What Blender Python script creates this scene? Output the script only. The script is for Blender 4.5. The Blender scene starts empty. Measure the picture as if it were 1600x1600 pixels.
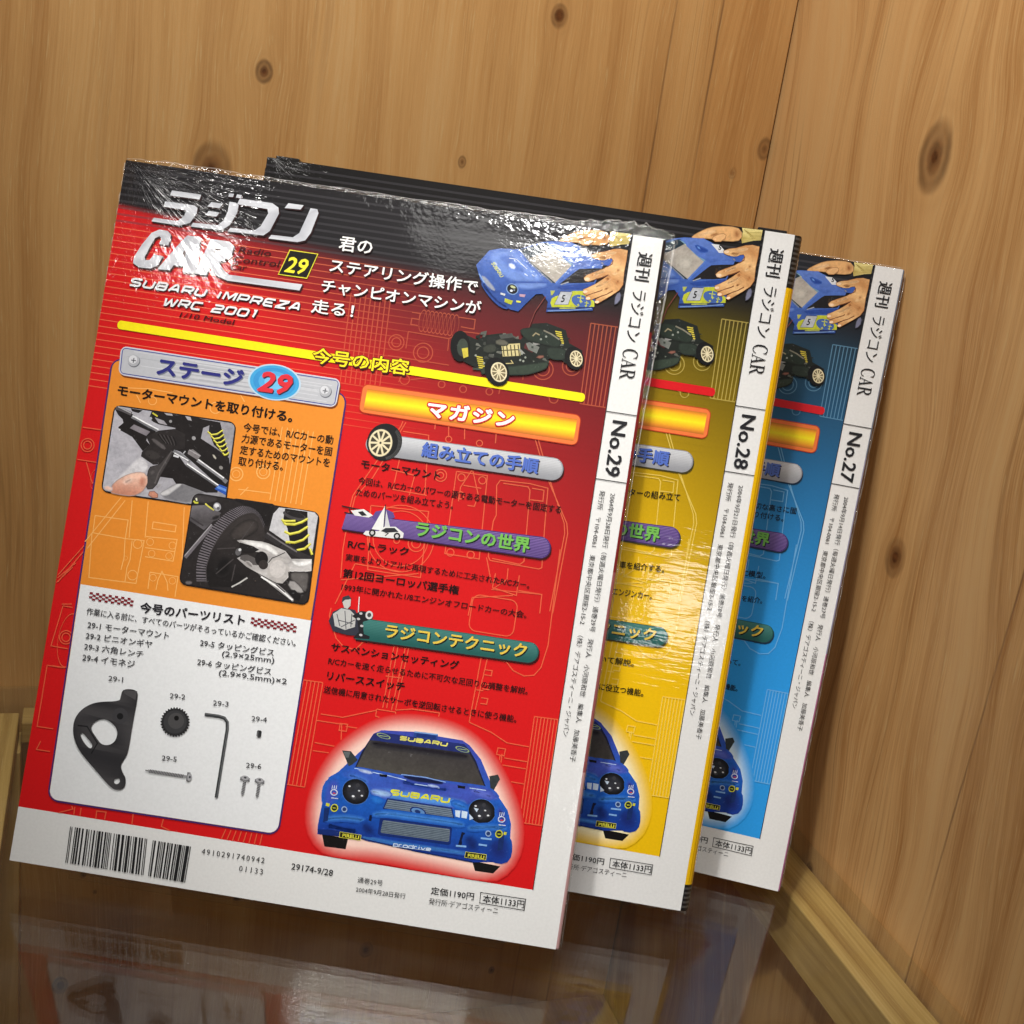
import bpy, math, random
import numpy as np
from mathutils import Matrix, Vector, geometry

SC = bpy.context.scene
COL = SC.collection
random.seed(7)

# ------------------------------------------------------------------ camera
PITCH, ROLL, FPX = 0.32198938, 0.14328, 1910.38
GZ = 0.3240775                                  # glass shelf top lies at z = 0, camera this high
_fw = Vector((0, math.cos(PITCH), -math.sin(PITCH)))
_rt = Vector((1, 0, 0)); _up = _rt.cross(_fw)
_cx = _rt * math.cos(ROLL) + _up * math.sin(ROLL)
_cy = _up * math.cos(ROLL) - _rt * math.sin(ROLL)
cam = bpy.data.cameras.new('camera'); cam_o = bpy.data.objects.new('camera', cam); COL.objects.link(cam_o)
cam.sensor_width = 36; cam.lens = 36 * FPX / 1600
cam.clip_start = 0.01; cam.clip_end = 50
m = Matrix((_cx, _cy, -_fw)).transposed().to_4x4(); m.translation = Vector((0, 0, GZ))
cam_o.matrix_world = m
SC.camera = cam_o

# ------------------------------------------------------------------ world, exposure
SC.view_settings.view_transform = 'Standard'; SC.view_settings.look = 'None'
SC.view_settings.exposure = 0.0; SC.view_settings.gamma = 1.0
SC.view_settings.use_curve_mapping = False
W = bpy.data.worlds.new('World'); SC.world = W; W.use_nodes = True
nt = W.node_tree; nt.nodes.clear()
o_ = nt.nodes.new('ShaderNodeOutputWorld'); b_ = nt.nodes.new('ShaderNodeBackground')
tc = nt.nodes.new('ShaderNodeTexCoord'); sx = nt.nodes.new('ShaderNodeSeparateXYZ'); rp = nt.nodes.new('ShaderNodeValToRGB')
nt.links.new(tc.outputs['Generated'], sx.inputs[0]); nt.links.new(sx.outputs['Z'], rp.inputs[0])
rp.color_ramp.elements[0].position = 0.0; rp.color_ramp.elements[0].color = (.20, .185, .17, 1)
rp.color_ramp.elements[1].position = 0.55; rp.color_ramp.elements[1].color = (.50, .49, .47, 1)
nt.links.new(rp.outputs[0], b_.inputs[0]); b_.inputs[1].default_value = 0.2
nt.links.new(b_.outputs[0], o_.inputs[0])

# ------------------------------------------------------------------ shop lamps, two added fill spots among them
def lamp(name, target, az, el, dist, size, power, col, beam=None, aim=None):
    a, e = math.radians(az), math.radians(el)
    d = Vector((math.sin(a) * math.cos(e), -math.cos(a) * math.cos(e), math.sin(e)))
    if beam:
        l = bpy.data.lights.new(name, 'SPOT'); l.spot_size = math.radians(beam); l.spot_blend = 1.0; l.shadow_soft_size = size
    else:
        l = bpy.data.lights.new(name, 'AREA'); l.shape = 'DISK'; l.size = size
    l.energy = power; l.color = col
    o = bpy.data.objects.new(name, l); COL.objects.link(o)
    o.location = Vector(target) + d * dist
    o.rotation_euler = (o.location - Vector(aim) if aim else d).to_track_quat('Z', 'Y').to_euler()
    return o
MID = (.0, .46, .13)
lamp('cabinet_lamp', (.0, .55, .12), -18, 68, .69, .17, 3.45, (1, .97, .925))
lamp('front_spot', (-.140, .495, .248), -21.7, 30.1, 1.7, .030, 3.6, (1, .97, .92), 22, MID)
lamp('front_spot', (-.05, .50, .20), -24, 50, 1.7, .045, 51, (1, .97, .92), 15, MID)  # added fill spot: brightens the covers without mirroring towards the camera
lamp('front_spot', (-.03, .50, .26), -8.5, 36.5, 1.9, .12, 3.5, (1, .98, .94), 20, MID)
lamp('front_spot', (.05, .47, .15), -5.0, 40, 1.8, .06, 36, (1, .98, .95), 14.5, MID)  # invented frontal fill for the covers, raised clear of their mirror angles
lamp('front_spot', (.078, .47, .131), 2.6, 8.2, 2.6, .08, 4.5, (1, .98, .96), 16, MID)

# ------------------------------------------------------------------ helpers
def lin(c):
    return tuple((v / 255 / 12.92) if v / 255 <= .04045 else ((v / 255 + .055) / 1.055) ** 2.4 for v in c)
def mix(a, b, t):
    return tuple(x + (y - x) * t for x, y in zip(a, b))
def sstep(a, b, x):
    t = min(1, max(0, (x - a) / (b - a))) if b != a else float(x > a)
    return t * t * (3 - 2 * t)

def link(o, parent=None):
    COL.objects.link(o)
    if parent is not None: o.parent = parent
    return o
def thing(name, label, cat, mat=None, group=None):
    o = bpy.data.objects.new(name, None); o.empty_display_size = .02
    if mat is not None: o.matrix_world = mat
    o['label'] = label; o['category'] = cat
    if group: o['group'] = group
    return link(o)
def tag(o, label, cat, group=None):
    o['label'] = label; o['category'] = cat
    if group: o['group'] = group
    return o
def mesh_obj(name, vs, fs, mat, parent=None, cols=None, smooth=False):
    me = bpy.data.meshes.new(name); me.from_pydata([tuple(v) for v in vs], [], fs); me.update()
    if cols is not None:
        at = me.color_attributes.new('ink', 'FLOAT_COLOR', 'POINT')
        at.data.foreach_set('color', np.array([(*c, 1.0) for c in cols], dtype=np.float32).ravel())
    me.materials.append(mat)
    if smooth: me.polygons.foreach_set('use_smooth', [True] * len(me.polygons))
    return link(bpy.data.objects.new(name, me), parent)
def bevel_box(x0, x1, y0, y1, z0, z1, b=.0006):
    """box with chamfered edges -> verts, faces (bmesh)"""
    import bmesh
    bm = bmesh.new(); bmesh.ops.create_cube(bm, size=1)
    for v in bm.verts:
        v.co = Vector(((x0 + x1) / 2 + v.co.x * (x1 - x0), (y0 + y1) / 2 + v.co.y * (y1 - y0), (z0 + z1) / 2 + v.co.z * (z1 - z0)))
    bmesh.ops.bevel(bm, geom=bm.edges[:], offset=b, segments=2, affect='EDGES', profile=.5)
    bm.verts.index_update()
    r = [v.co.copy() for v in bm.verts], [[v.index for v in f.verts] for f in bm.faces]
    bm.free(); return r

# ------------------------------------------------------------------ node helper
class NG:
    def __init__(s, name):
        s.m = bpy.data.materials.new(name); s.m.use_nodes = True
        s.t = s.m.node_tree; s.t.nodes.clear()
        s.out = s.t.nodes.new('ShaderNodeOutputMaterial')
    def n(s, kind): return s.t.nodes.new('ShaderNode' + kind)
    def put(s, sock, v):
        if hasattr(v, 'is_output'): s.t.links.new(v, sock)
        else: sock.default_value = v
    def op(s, o, a, b=0.0, c=None, clamp=False):
        q = s.n('Math'); q.operation = o; q.use_clamp = clamp
        s.put(q.inputs[0], a); s.put(q.inputs[1], b)
        if c is not None: s.put(q.inputs[2], c)
        return q.outputs[0]
    def xyz(s, x, y, z):
        q = s.n('CombineXYZ'); s.put(q.inputs[0], x); s.put(q.inputs[1], y); s.put(q.inputs[2], z); return q.outputs[0]
    def noise(s, v, scale=1.0, detail=2.0, rough=.5, dist=0.0):
        q = s.n('TexNoise'); q.inputs['Scale'].default_value = scale; q.inputs['Detail'].default_value = detail
        q.inputs['Roughness'].default_value = rough; q.inputs['Distortion'].default_value = dist
        s.put(q.inputs['Vector'], v); return q.outputs['Fac']
    def ramp(s, f, pts):
        q = s.n('ValToRGB'); s.put(q.inputs[0], f); e = q.color_ramp.elements
        while len(e) < len(pts): e.new(.5)
        for k, (p, c) in zip(e, pts): k.position = p; k.color = (*c, 1) if len(c) == 3 else c
        return q.outputs[0]
    def rng(s, f, a, b, c=0.0, d=1.0, kind='SMOOTHSTEP'):
        q = s.n('MapRange'); q.interpolation_type = kind
        for i, v in enumerate((f, a, b, c, d)): s.put(q.inputs[i], v)
        return q.outputs[0]
    def mixc(s, f, a, b, kind='MIX'):
        q = s.n('Mix'); q.data_type = 'RGBA'; q.blend_type = kind
        s.put(q.inputs[0], f); s.put(q.inputs[6], a if hasattr(a, 'is_output') else (*a, 1)); s.put(q.inputs[7], b if hasattr(b, 'is_output') else (*b, 1))
        return q.outputs[2]
    def bump(s, h, strength, dist=.001):
        q = s.n('Bump'); q.inputs['Strength'].default_value = strength; q.inputs['Distance'].default_value = dist
        s.put(q.inputs['Height'], h); return q.outputs[0]
    def schlick(s, f0, nrm=None):
        q = s.n('LayerWeight'); q.inputs['Blend'].default_value = .5
        if nrm is not None: s.put(q.inputs['Normal'], nrm)
        return s.op('ADD', s.op('MULTIPLY', s.op('POWER', q.outputs['Facing'], 5.0), 1 - f0), f0, clamp=True)
    def coords(s):
        q = s.n('TexCoord'); r = s.n('SeparateXYZ'); s.t.links.new(q.outputs['Object'], r.inputs[0])
        return r.outputs[0], r.outputs[1], r.outputs[2], q.outputs['Object']
    def principled(s, **k):
        q = s.n('BsdfPrincipled')
        for a, v in k.items():
            s.put(q.inputs[a.replace('_', ' ')], v if not (isinstance(v, tuple) and len(v) == 3) else (*v, 1))
        s.t.links.new(q.outputs[0], s.out.inputs[0]); return q

# ------------------------------------------------------------------ wood
def wood(name, knots=(), joints=(), light=(.56, .318, .118), dark=(.41, .205, .066), axis='XZ', seed=0.0, tint=(), rough=.42, contrast=1.25, lean=0.0, wrap=0.0, fq=1.0, lines=.4, sway=.035):
    g = NG(name); X, Y, Z, O = g.coords()
    a, l = {'XZ': (X, Z), 'YX': (Y, X), 'XY': (X, Y), 'ZX': (Z, X), 'YZ': (Y, Z)}[axis]      # across grain, along grain
    third = {'XZ': Y, 'YX': Z, 'XY': Z, 'ZX': Y, 'YZ': X}[axis]
    if wrap: a = g.op('ADD', a, g.op('MULTIPLY', third, wrap))
    a0 = a
    if lean: a = g.op('ADD', a, g.op('MULTIPLY', l, lean))
    ks = None; ring = None; halo = None
    for (kx, kz, r, st) in knots:
        dx = g.op('DIVIDE', g.op('SUBTRACT', a0, kx), r); dz = g.op('DIVIDE', g.op('SUBTRACT', l, kz), r * 1.35)
        d2 = g.op('ADD', g.op('MULTIPLY', dx, dx), g.op('MULTIPLY', dz, dz))
        wob = g.noise(g.xyz(g.op('MULTIPLY', a0, .35 / r), g.op('MULTIPLY', l, .3 / r), kx * 31), 1, 3)
        d = g.op('ADD', g.op('SQRT', d2), g.op('MULTIPLY', g.op('SUBTRACT', wob, .5), .8))
        rg = g.op('ADD', .74, g.op('MULTIPLY', g.op('SINE', g.op('MULTIPLY', d, 16)), .07))
        core = g.op('MULTIPLY', g.op('MULTIPLY', g.rng(d, .35, 1.25, 1, 0), g.op('ADD', rg, g.rng(d, .1, .6, .45, 0))), st)
        edge = g.op('MULTIPLY', g.op('MULTIPLY', g.rng(d, .55, .95, 0, 1), g.rng(d, .95, 1.25, 1, 0)), g.op('MULTIPLY', g.rng(wob, .35, .6, .1, .8), min(1, st)))
        hal = g.op('MULTIPLY', g.op('MULTIPLY', g.rng(d, .9, 2.6, 1, 0), g.op('ADD', .6, g.op('MULTIPLY', g.op('SINE', g.op('MULTIPLY', d, 9)), .22))), st * .4)
        a = g.op('SUBTRACT', a, g.op('DIVIDE', g.op('MULTIPLY', dx, r * 1.1), g.op('ADD', d2, .8)))
        ks = core if ks is None else g.op('MAXIMUM', ks, core)
        ring = edge if ring is None else g.op('MAXIMUM', ring, edge)
        halo = hal if halo is None else g.op('MAXIMUM', halo, hal)
    # board edges: every board shifts the grain and the tone
    bid = None; jl = None
    for j in joints:
        st = g.op('GREATER_THAN', a0, j)
        bid = st if bid is None else g.op('ADD', bid, st)
        w = g.op('ABSOLUTE', g.op('ADD', g.op('SUBTRACT', a0, j), g.op('MULTIPLY', g.op('SUBTRACT', g.noise(g.xyz(0, 0, g.op('MULTIPLY', l, 20)), 1, 3), .5), .0012)))
        k = g.op('MULTIPLY', g.rng(w, .0001, .0009, 1, 0), g.rng(g.noise(g.xyz(j * 40, 3, g.op('MULTIPLY', l, 9)), 1, 2), .3, .62))
        jl = k if jl is None else g.op('MAXIMUM', jl, k)
    off = g.op('MULTIPLY', bid, 3.7) if bid is not None else 0.0
    wv = g.noise(g.xyz(g.op('MULTIPLY', a0, 9), seed, g.op('ADD', g.op('MULTIPLY', l, 3.2), off)), 1, 2, .5)
    ax = g.op('ADD', a, g.op('MULTIPLY', g.op('SUBTRACT', wv, .5), sway))
    axo = g.op('ADD', ax, off)
    broad = g.noise(g.xyz(g.op('MULTIPLY', axo, 46 * fq), seed + 2, g.op('MULTIPLY', l, 1.7)), 1, 4, .6)
    fine = g.noise(g.xyz(g.op('MULTIPLY', axo, 900), seed + 5, g.op('MULTIPLY', l, 16)), 1, 4, .75)
    line = g.noise(g.xyz(g.op('MULTIPLY', axo, 85 * fq), seed + 9, g.op('MULTIPLY', l, 1.2)), 1, 2, .5)
    lm = g.op('MULTIPLY', g.rng(g.op('ABSOLUTE', g.op('SUBTRACT', line, .5)), .0, .022, 1, 0), g.rng(g.noise(g.xyz(g.op('MULTIPLY', axo, 14), 1, g.op('MULTIPLY', l, 6)), 1, 1), .42, .68))
    fleck = g.rng(g.noise(g.xyz(g.op('MULTIPLY', axo, 1300), seed, g.op('MULTIPLY', l, 60)), 1, 2, .5), .60, .74)
    big = g.noise(g.xyz(g.op('MULTIPLY', a0, 5), seed + 4, g.op('MULTIPLY', l, 3)), 1, 3, .6)
    t = g.op('ADD', g.op('MULTIPLY', broad, .85), g.op('ADD', g.op('MULTIPLY', fine, .46), g.op('MULTIPLY', big, .4)))
    t = g.op('ADD', g.op('MULTIPLY', g.op('SUBTRACT', t, .855), contrast), .725)
    c = g.ramp(t, [(.48, dark), (.66, mix(dark, light, .62)), (.8, light), (.98, mix(light, (.64, .42, .19), .5))])
    c = g.mixc(g.op('MULTIPLY', lm, lines), c, mix(dark, (.16, .08, .03), .45))
    c = g.mixc(g.op('MULTIPLY', fleck, .5), c, (.62, .42, .19))
    for (j0, j1, tc_) in tint:
        k = g.op('MULTIPLY', g.op('GREATER_THAN', a0, j0), g.op('LESS_THAN', a0, j1))
        c = g.mixc(k, c, g.mixc(1.0, c, tc_, 'MULTIPLY'))
    if ks is not None:
        c = g.mixc(halo, c, (.44, .235, .085))
        c = g.mixc(ks, c, g.ramp(g.noise(g.xyz(g.op('MULTIPLY', a0, 260), 4, g.op('MULTIPLY', l, 260)), 1, 3), [(.3, (.06, .020, .007)), (.75, (.17, .062, .018))]))
        c = g.mixc(g.op('MULTIPLY', ring, .75), c, (.045, .018, .008))
    if jl is not None: c = g.mixc(g.op('MULTIPLY', jl, .6), c, (.10, .05, .022))
    hb = g.op('ADD', g.op('MULTIPLY', fine, .6), g.op('MULTIPLY', fleck, .5))
    if jl is not None: hb = g.op('SUBTRACT', hb, g.op('MULTIPLY', jl, 2.0))
    p = g.principled(Base_Color=c, Roughness=g.rng(fine, .3, .7, rough - .06, rough + .12), Normal=g.bump(hb, .22, .0006))
    p.inputs['Specular IOR Level'].default_value = .35
    return g.m

# ------------------------------------------------------------------ cabinet (local frame: x along the back wall, y out from it, z up)
PHI = 0.3438975
BD = Vector((math.cos(PHI), math.sin(PHI), 0)); DD = Vector((math.sin(PHI), -math.cos(PHI), 0))
L0 = Vector((-.2443394, .5695459, 0)); WC = .3761738
BT = -.0129                                     # top of the battens
R0 = L0 + BD * WC
CAB = Matrix((BD, -DD, Vector((0, 0, 1)))).transposed().to_4x4(); CAB.translation = L0      # x, y (into the wall), z
FLOOR = -.2445
def slab(name, x0, x1, y0, y1, z0, z1, mat, label, cat, b=.0005, group=None):
    v, f = bevel_box(x0, x1, y0, y1, z0, z1, b)
    o = mesh_obj(name, v, f, mat); o.matrix_world = CAB
    return tag(o, label, cat, group)

w_back = wood('pine_back', knots=[(.1056, .3208, .0038, .95), (.2469, .3663, .0039, 1), (.3736, .3176, .0042, .7), (.2063, .2913, .0022, .7), (.0839, .2735, .0085, .8), (.357, .303, .0022, .35),
                                  (.0355, -.121, .0016, 1), (.042, -.133, .0011, .9), (.0243, -.196, .0042, 1), (.291, -.215, .0020, 1), (.205, -.19, .004, .7)],
              joints=(.3083, .334), tint=((-1, .0085, (.95, .93, .9)), (.334, .5, (1.02, .99, .95))), seed=1.3)
slab('back_panel', -.36, WC, 0, .018, FLOOR - .02, .62, w_back, 'knotty pine back panel of the cabinet behind the three magazines', 'wall panel')
w_right = wood('pine_side', knots=[(-.1448, .3256, .0105, .9), (-.1851, .1541, .0062, .85), (-.1804, -.0151, .0030, 1), (-.192, .372, .006, .5)],
               axis='YZ', light=(.60, .350, .142), dark=(.38, .18, .056), seed=7.7, lines=.6, sway=.085, lean=-.10, joints=(-.262,), contrast=1.45)
slab('side_panel', WC + .0011, WC + .018, -.40, .018, FLOOR - .02, .62, w_right, 'lighter pine side panel on the right with a large oval knot', 'wall panel')
w_left = wood('pine_left', axis='YZ', seed=3.1)
slab('side_panel', -.042, -.0228, -.40, -.0003, FLOOR - .02, BT - .030, w_left, 'darker pine side panel of the lower compartment at the left edge', 'wall panel')
w_floor = wood('pine_floor', axis='XY', seed=5.2, dark=(.34, .18, .07), knots=[(.18, -.06, .006, .8)])
slab('lower_shelf', -.0222, WC - .0003, -.40, -.0003, FLOOR - .02, FLOOR, w_floor, 'wooden floor of the compartment below the glass shelf', 'shelf')
w_bat = wood('batten_pine', wrap=.6, axis='XY', seed=11, light=(.50, .32, .105), dark=(.30, .165, .045), contrast=1.5, rough=.5, fq=5.0)
w_bat2 = wood('batten_pine_rear', wrap=.6, axis='ZX', seed=13, light=(.50, .32, .11), dark=(.32, .18, .05), fq=4.0)
slab('batten', WC - .0222, WC - .0003, -.40, -.0003, BT - .029, BT, w_bat, 'pale square batten under the right side of the glass shelf', 'batten', .0008)
slab('batten', -.0222, .0015, -.40, -.006, BT - .014, BT, w_bat, 'short visible batten on the left wall beside the red magazine', 'batten', .0008)
slab('batten', .0030, WC - .0226, -.0175, -.0003, BT - .012, BT, w_bat2, 'rear batten on the back panel just left of the red magazine', 'batten', .0008)
w_post = wood('post_pine', wrap=.6, axis='XZ', seed=17, light=(.52, .34, .12), dark=(.34, .2, .06), fq=3.0)
slab('corner_post', -.0222, .0030, -.0225, -.0003, FLOOR + .0003, BT - .0145, w_post, 'upright wooden post in the lower left corner below the glass', 'post', .0008)

# glass shelf
g = NG('shelf_glass')
fr = g.schlick(.04)
tr = g.n('BsdfTransparent'); tr.inputs[0].default_value = (.965, .985, .97, 1)
X, Y, Z, O = g.coords()
smear = g.noise(g.xyz(g.op('MULTIPLY', X, 14), g.op('MULTIPLY', Y, 30), 0), 1, 4, .6)
gl = g.n('BsdfGlossy'); gl.inputs['Roughness'].default_value = .03; g.put(gl.inputs['Roughness'], g.rng(smear, .35, .75, .012, .07))
mx = g.n('MixShader'); g.put(mx.inputs[0], fr); g.put(mx.inputs[1], tr.outputs[0]); g.put(mx.inputs[2], gl.outputs[0])
df = g.n('BsdfDiffuse'); df.inputs[0].default_value = (.8, .8, .78, 1)
speck = g.rng(g.noise(O, 900, 1, .5), .80, .86, 0, .35); veil = g.rng(smear, .3, .8, .002, .014)
m2 = g.n('MixShader'); g.put(m2.inputs[0], g.op('MAXIMUM', speck, veil)); g.put(m2.inputs[1], mx.outputs[0]); g.put(m2.inputs[2], df.outputs[0])
g.t.links.new(m2.outputs[0], g.out.inputs[0]); M_GLASS = g.m
slab('glass_shelf', -.0215, WC - .0010, -.40, -.0008, -.0021, 0, M_GLASS, 'clear glass shelf the magazines stand on, mirroring their covers', 'shelf', .0004)
g = NG('clear_pad'); g.principled(Base_Color=(.75, .77, .76), Roughness=.25)
for i, (x, y, lb) in enumerate(((.03, -.010, 'small clear bumper under the rear left corner of the glass shelf'), (WC - .012, -.016, 'small clear bumper under the rear right corner of the glass shelf'))):
    slab('shelf_bumper', x - .004, x + .004, y - .004, y + .004, BT + .0001, -.0023, g.m, lb, 'bumper', .001, 'bumpers under the glass shelf')

# ------------------------------------------------------------------ printed paper in shrink wrap
def paper_mat(name, wr_top=1.0, ripple=0.0, photo=False):
    g = NG(name); X, Y, Z, O = g.coords()
    at = g.n('VertexColor'); at.layer_name = 'ink'
    mott = g.noise(g.xyz(g.op('MULTIPLY', X, 900), g.op('MULTIPLY', Y, 900), g.op('MULTIPLY', Z, 900)), 1, 1)
    c = g.mixc(1.0, at.outputs[0], g.ramp(mott, [(.3, (.95, .95, .95)), (.7, (1, 1, 1))]), 'MULTIPLY')
    if photo:                                      # half-tone of a photograph: uneven tone at several sizes, small glints
        n1 = g.noise(g.xyz(g.op('MULTIPLY', X, 160), 1, g.op('MULTIPLY', Z, 210)), 1, 4, .65, .6)
        n2 = g.noise(g.xyz(g.op('MULTIPLY', X, 560), 5, g.op('MULTIPLY', Z, 640)), 1, 3, .6, .8)
        c = g.mixc(1.0, c, g.ramp(n1, [(.30, (.84, .84, .85)), (.5, (1, 1, 1)), (.72, (1.1, 1.1, 1.1))]), 'MULTIPLY')
        c = g.mixc(1.0, c, g.ramp(n2, [(.32, (.86, .86, .87)), (.52, (1, 1, 1)), (.70, (1.08, 1.08, 1.08))]), 'MULTIPLY')
        c = g.mixc(g.op('MULTIPLY', g.rng(n2, .66, .76), .10), c, (.75, .78, .82))
    # film: soft overall waviness, creases gathering near the left top corner, the top edge and the spine strip
    wav = g.noise(g.xyz(g.op('MULTIPLY', X, 22), 0, g.op('MULTIPLY', Z, 14)), 1, 2, .45)
    grain = g.noise(g.xyz(g.op('MULTIPLY', X, 700), 0, g.op('MULTIPLY', Z, 700)), 1, 2, .5)
    u = g.op('SUBTRACT', X, .002); v = g.op('SUBTRACT', .285, Z)
    rad = g.op('SQRT', g.op('ADD', g.op('MULTIPLY', u, u), g.op('MULTIPLY', v, v)))
    ang = g.op('ARCTAN2', v, u)
    fan = g.noise(g.xyz(g.op('MULTIPLY', ang, 11), g.op('MULTIPLY', rad, 30), 0), 1, 3, .6, .4)
    fan = g.op('ABSOLUTE', g.op('SUBTRACT', fan, .5))
    fan = g.op('MULTIPLY', g.rng(fan, 0, .09, 1, 0), g.rng(rad, .01, .075, 1.0, 0.0))
    tope = g.op('MULTIPLY', g.noise(g.xyz(g.op('MULTIPLY', X, 330), 0, g.op('MULTIPLY', Z, 330)), 1, 2), g.rng(v, 0, .010, 1, 0))
    strip = g.op('MULTIPLY', g.noise(g.xyz(g.op('MULTIPLY', X, 300), 0, g.op('MULTIPLY', Z, 800)), 1, 2), g.rng(X, .211, .2195, 0, 1))
    h = g.op('ADD', g.op('MULTIPLY', wav, 1.3), g.op('MULTIPLY', grain, .045))
    h = g.op('ADD', h, g.op('MULTIPLY', fan, .55 * wr_top)); h = g.op('ADD', h, g.op('MULTIPLY', tope, .4 * wr_top))
    h = g.op('ADD', h, g.op('MULTIPLY', strip, .32))
    if ripple:
        rip = g.noise(g.xyz(g.op('MULTIPLY', X, 70), 0, g.op('MULTIPLY', Z, 420)), 1, 2, .5)
        h = g.op('ADD', h, g.op('MULTIPLY', g.op('MULTIPLY', rip, ripple), g.op('MULTIPLY', g.rng(Z, .07, .10), g.rng(Z, .15, .185, 1, 0))))
    nm = g.bump(h, .55, .0008)
    p = g.principled(Base_Color=c, Roughness=.5, Coat_Weight=1.0, Coat_Roughness=.06, Coat_IOR=1.4)
    p.inputs['Specular IOR Level'].default_value = .12
    g.put(p.inputs['Coat Normal'], nm)
    return g.m
M_PAPER = paper_mat('printed_paper_in_film')
M_PAPER28 = paper_mat('printed_card_glossy', .12, .2)
M_PHOTO = {29: paper_mat('printed_photo_in_film', photo=True), 28: paper_mat('printed_photo_glossy', .12, .2, True), 27: paper_mat('printed_photo_in_film_rear', .45, .1, True)}
M_PAPER27 = paper_mat('printed_paper_in_film_blue', .45, .15)

g = NG('shrink_film')
X, Y, Z, O = g.coords()
tr = g.n('BsdfTransparent'); tr.inputs[0].default_value = (.93, .93, .92, 1)
gl = g.n('BsdfGlossy'); gl.inputs['Roughness'].default_value = .06
hn = g.noise(O, 500, 3, .6)
bn = g.bump(hn, .8, .0012); g.put(gl.inputs['Normal'], bn); lw = g.schlick(.06, bn)
mx = g.n('MixShader'); g.put(mx.inputs[0], g.op('MULTIPLY', lw, 1.6, clamp=True))
g.put(mx.inputs[1], tr.outputs[0]); g.put(mx.inputs[2], gl.outputs[0]); g.t.links.new(mx.outputs[0], g.out.inputs[0]); M_FILM = g.m
g = NG('film_fold')
tr = g.n('BsdfTransparent'); df = g.n('BsdfPrincipled'); df.inputs['Base Color'].default_value = (.75, .74, .70, 1); df.inputs['Roughness'].default_value = .15
mx = g.n('MixShader'); mx.inputs[0].default_value = .32; g.put(mx.inputs[1], tr.outputs[0]); g.put(mx.inputs[2], df.outputs[0]); g.t.links.new(mx.outputs[0], g.out.inputs[0]); M_FOLD = g.m
g = NG('clear_acrylic')
tr = g.n('BsdfTransparent'); tr.inputs[0].default_value = (.975, .98, .975, 1)
gl = g.n('BsdfGlossy'); gl.inputs['Roughness'].default_value = .04
lw = g.schlick(.02)
mx = g.n('MixShader'); g.put(mx.inputs[0], lw); g.put(mx.inputs[1], tr.outputs[0]); g.put(mx.inputs[2], gl.outputs[0])
g.t.links.new(mx.outputs[0], g.out.inputs[0]); M_ACRYL = g.m

# ------------------------------------------------------------------ tracing frames: a point of the printed sheet read off the photograph -> millimetres on that cover
def homog(src, dst):
    A = []; b = []
    for (x, y), (u, v) in zip(src, dst):
        A += [[x, y, 1, 0, 0, 0, -u * x, -u * y], [0, 0, 0, x, y, 1, -v * x, -v * y]]; b += [u, v]
    h = np.append(np.linalg.solve(np.array(A, float), np.array(b, float)), 1).reshape(3, 3)
    def f(p):
        q = h @ np.array([p[0], p[1], 1.0]); return (q[0] / q[2], q[1] / q[2])
    return f
BW, BH = 220.0, 285.0
CORN = [(0, BH), (BW, BH), (BW, 0), (0, 0)]
H29 = homog([(193, 253), (1037.5, 375), (870, 1484), (15, 1341)], CORN)
H28 = homog([(419, 244), (1240, 366), (1064, 1424.5), (269, 1285)], CORN)
H27 = homog([(671, 304), (1411, 421), (1215.5, 1392.5), (498, 1222)], CORN)
ZF = {'1': (140, 220, 3.2), '2': (460, 220, 2.6667), '3': (80, 500, 3.2), '4': (500, 560, 3.2), '5': (0, 880, 3.0769), '6': (460, 860, 3.2),
      '7': (440, 1080, 3.0769), '8': (860, 220, 2.6667), 'a': (860, 640, 2.963), 'b': (840, 1000, 3.3333), '0': (0, 0, 1),
      's': (740, 345, 6.1538), 'h': (1030, 340, 9.4118), 'c': (490, 1130, 5.0), 'p': (150, 625, 7.2727), 'q': (275, 765, 6.9565)}
def frame(z, H):
    x0, y0, s = ZF[z]
    return lambda p: H((x0 + p[0] / s, y0 + p[1] / s))
F29 = {k: frame(k, H29) for k in ZF}
F28 = {k: frame(k, H28) for k in ZF}
F27 = {k: frame(k, H27) for k in ZF}

# ------------------------------------------------------------------ text outlines
_tc = {}
def glyphs(s, weight=0.0, spacing=1.0):
    key = (s, weight, spacing)
    if key in _tc: return _tc[key]
    cu = bpy.data.curves.new('t', 'FONT'); cu.body = s; cu.offset = weight; cu.space_character = spacing
    cu.resolution_u = 2; cu.fill_mode = 'FRONT'; cu.dimensions = '2D'
    o = bpy.data.objects.new('t', cu); COL.objects.link(o)
    dg = bpy.context.evaluated_depsgraph_get(); dg.update()
    me = bpy.data.meshes.new_from_object(o.evaluated_get(dg), depsgraph=dg)
    co = np.array([v.co[:2] for v in me.vertices]); fs = [list(p.vertices) for p in me.polygons]
    bpy.data.objects.remove(o); bpy.data.curves.remove(cu); bpy.data.meshes.remove(me)
    _tc[key] = (co, fs); return co, fs

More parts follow.
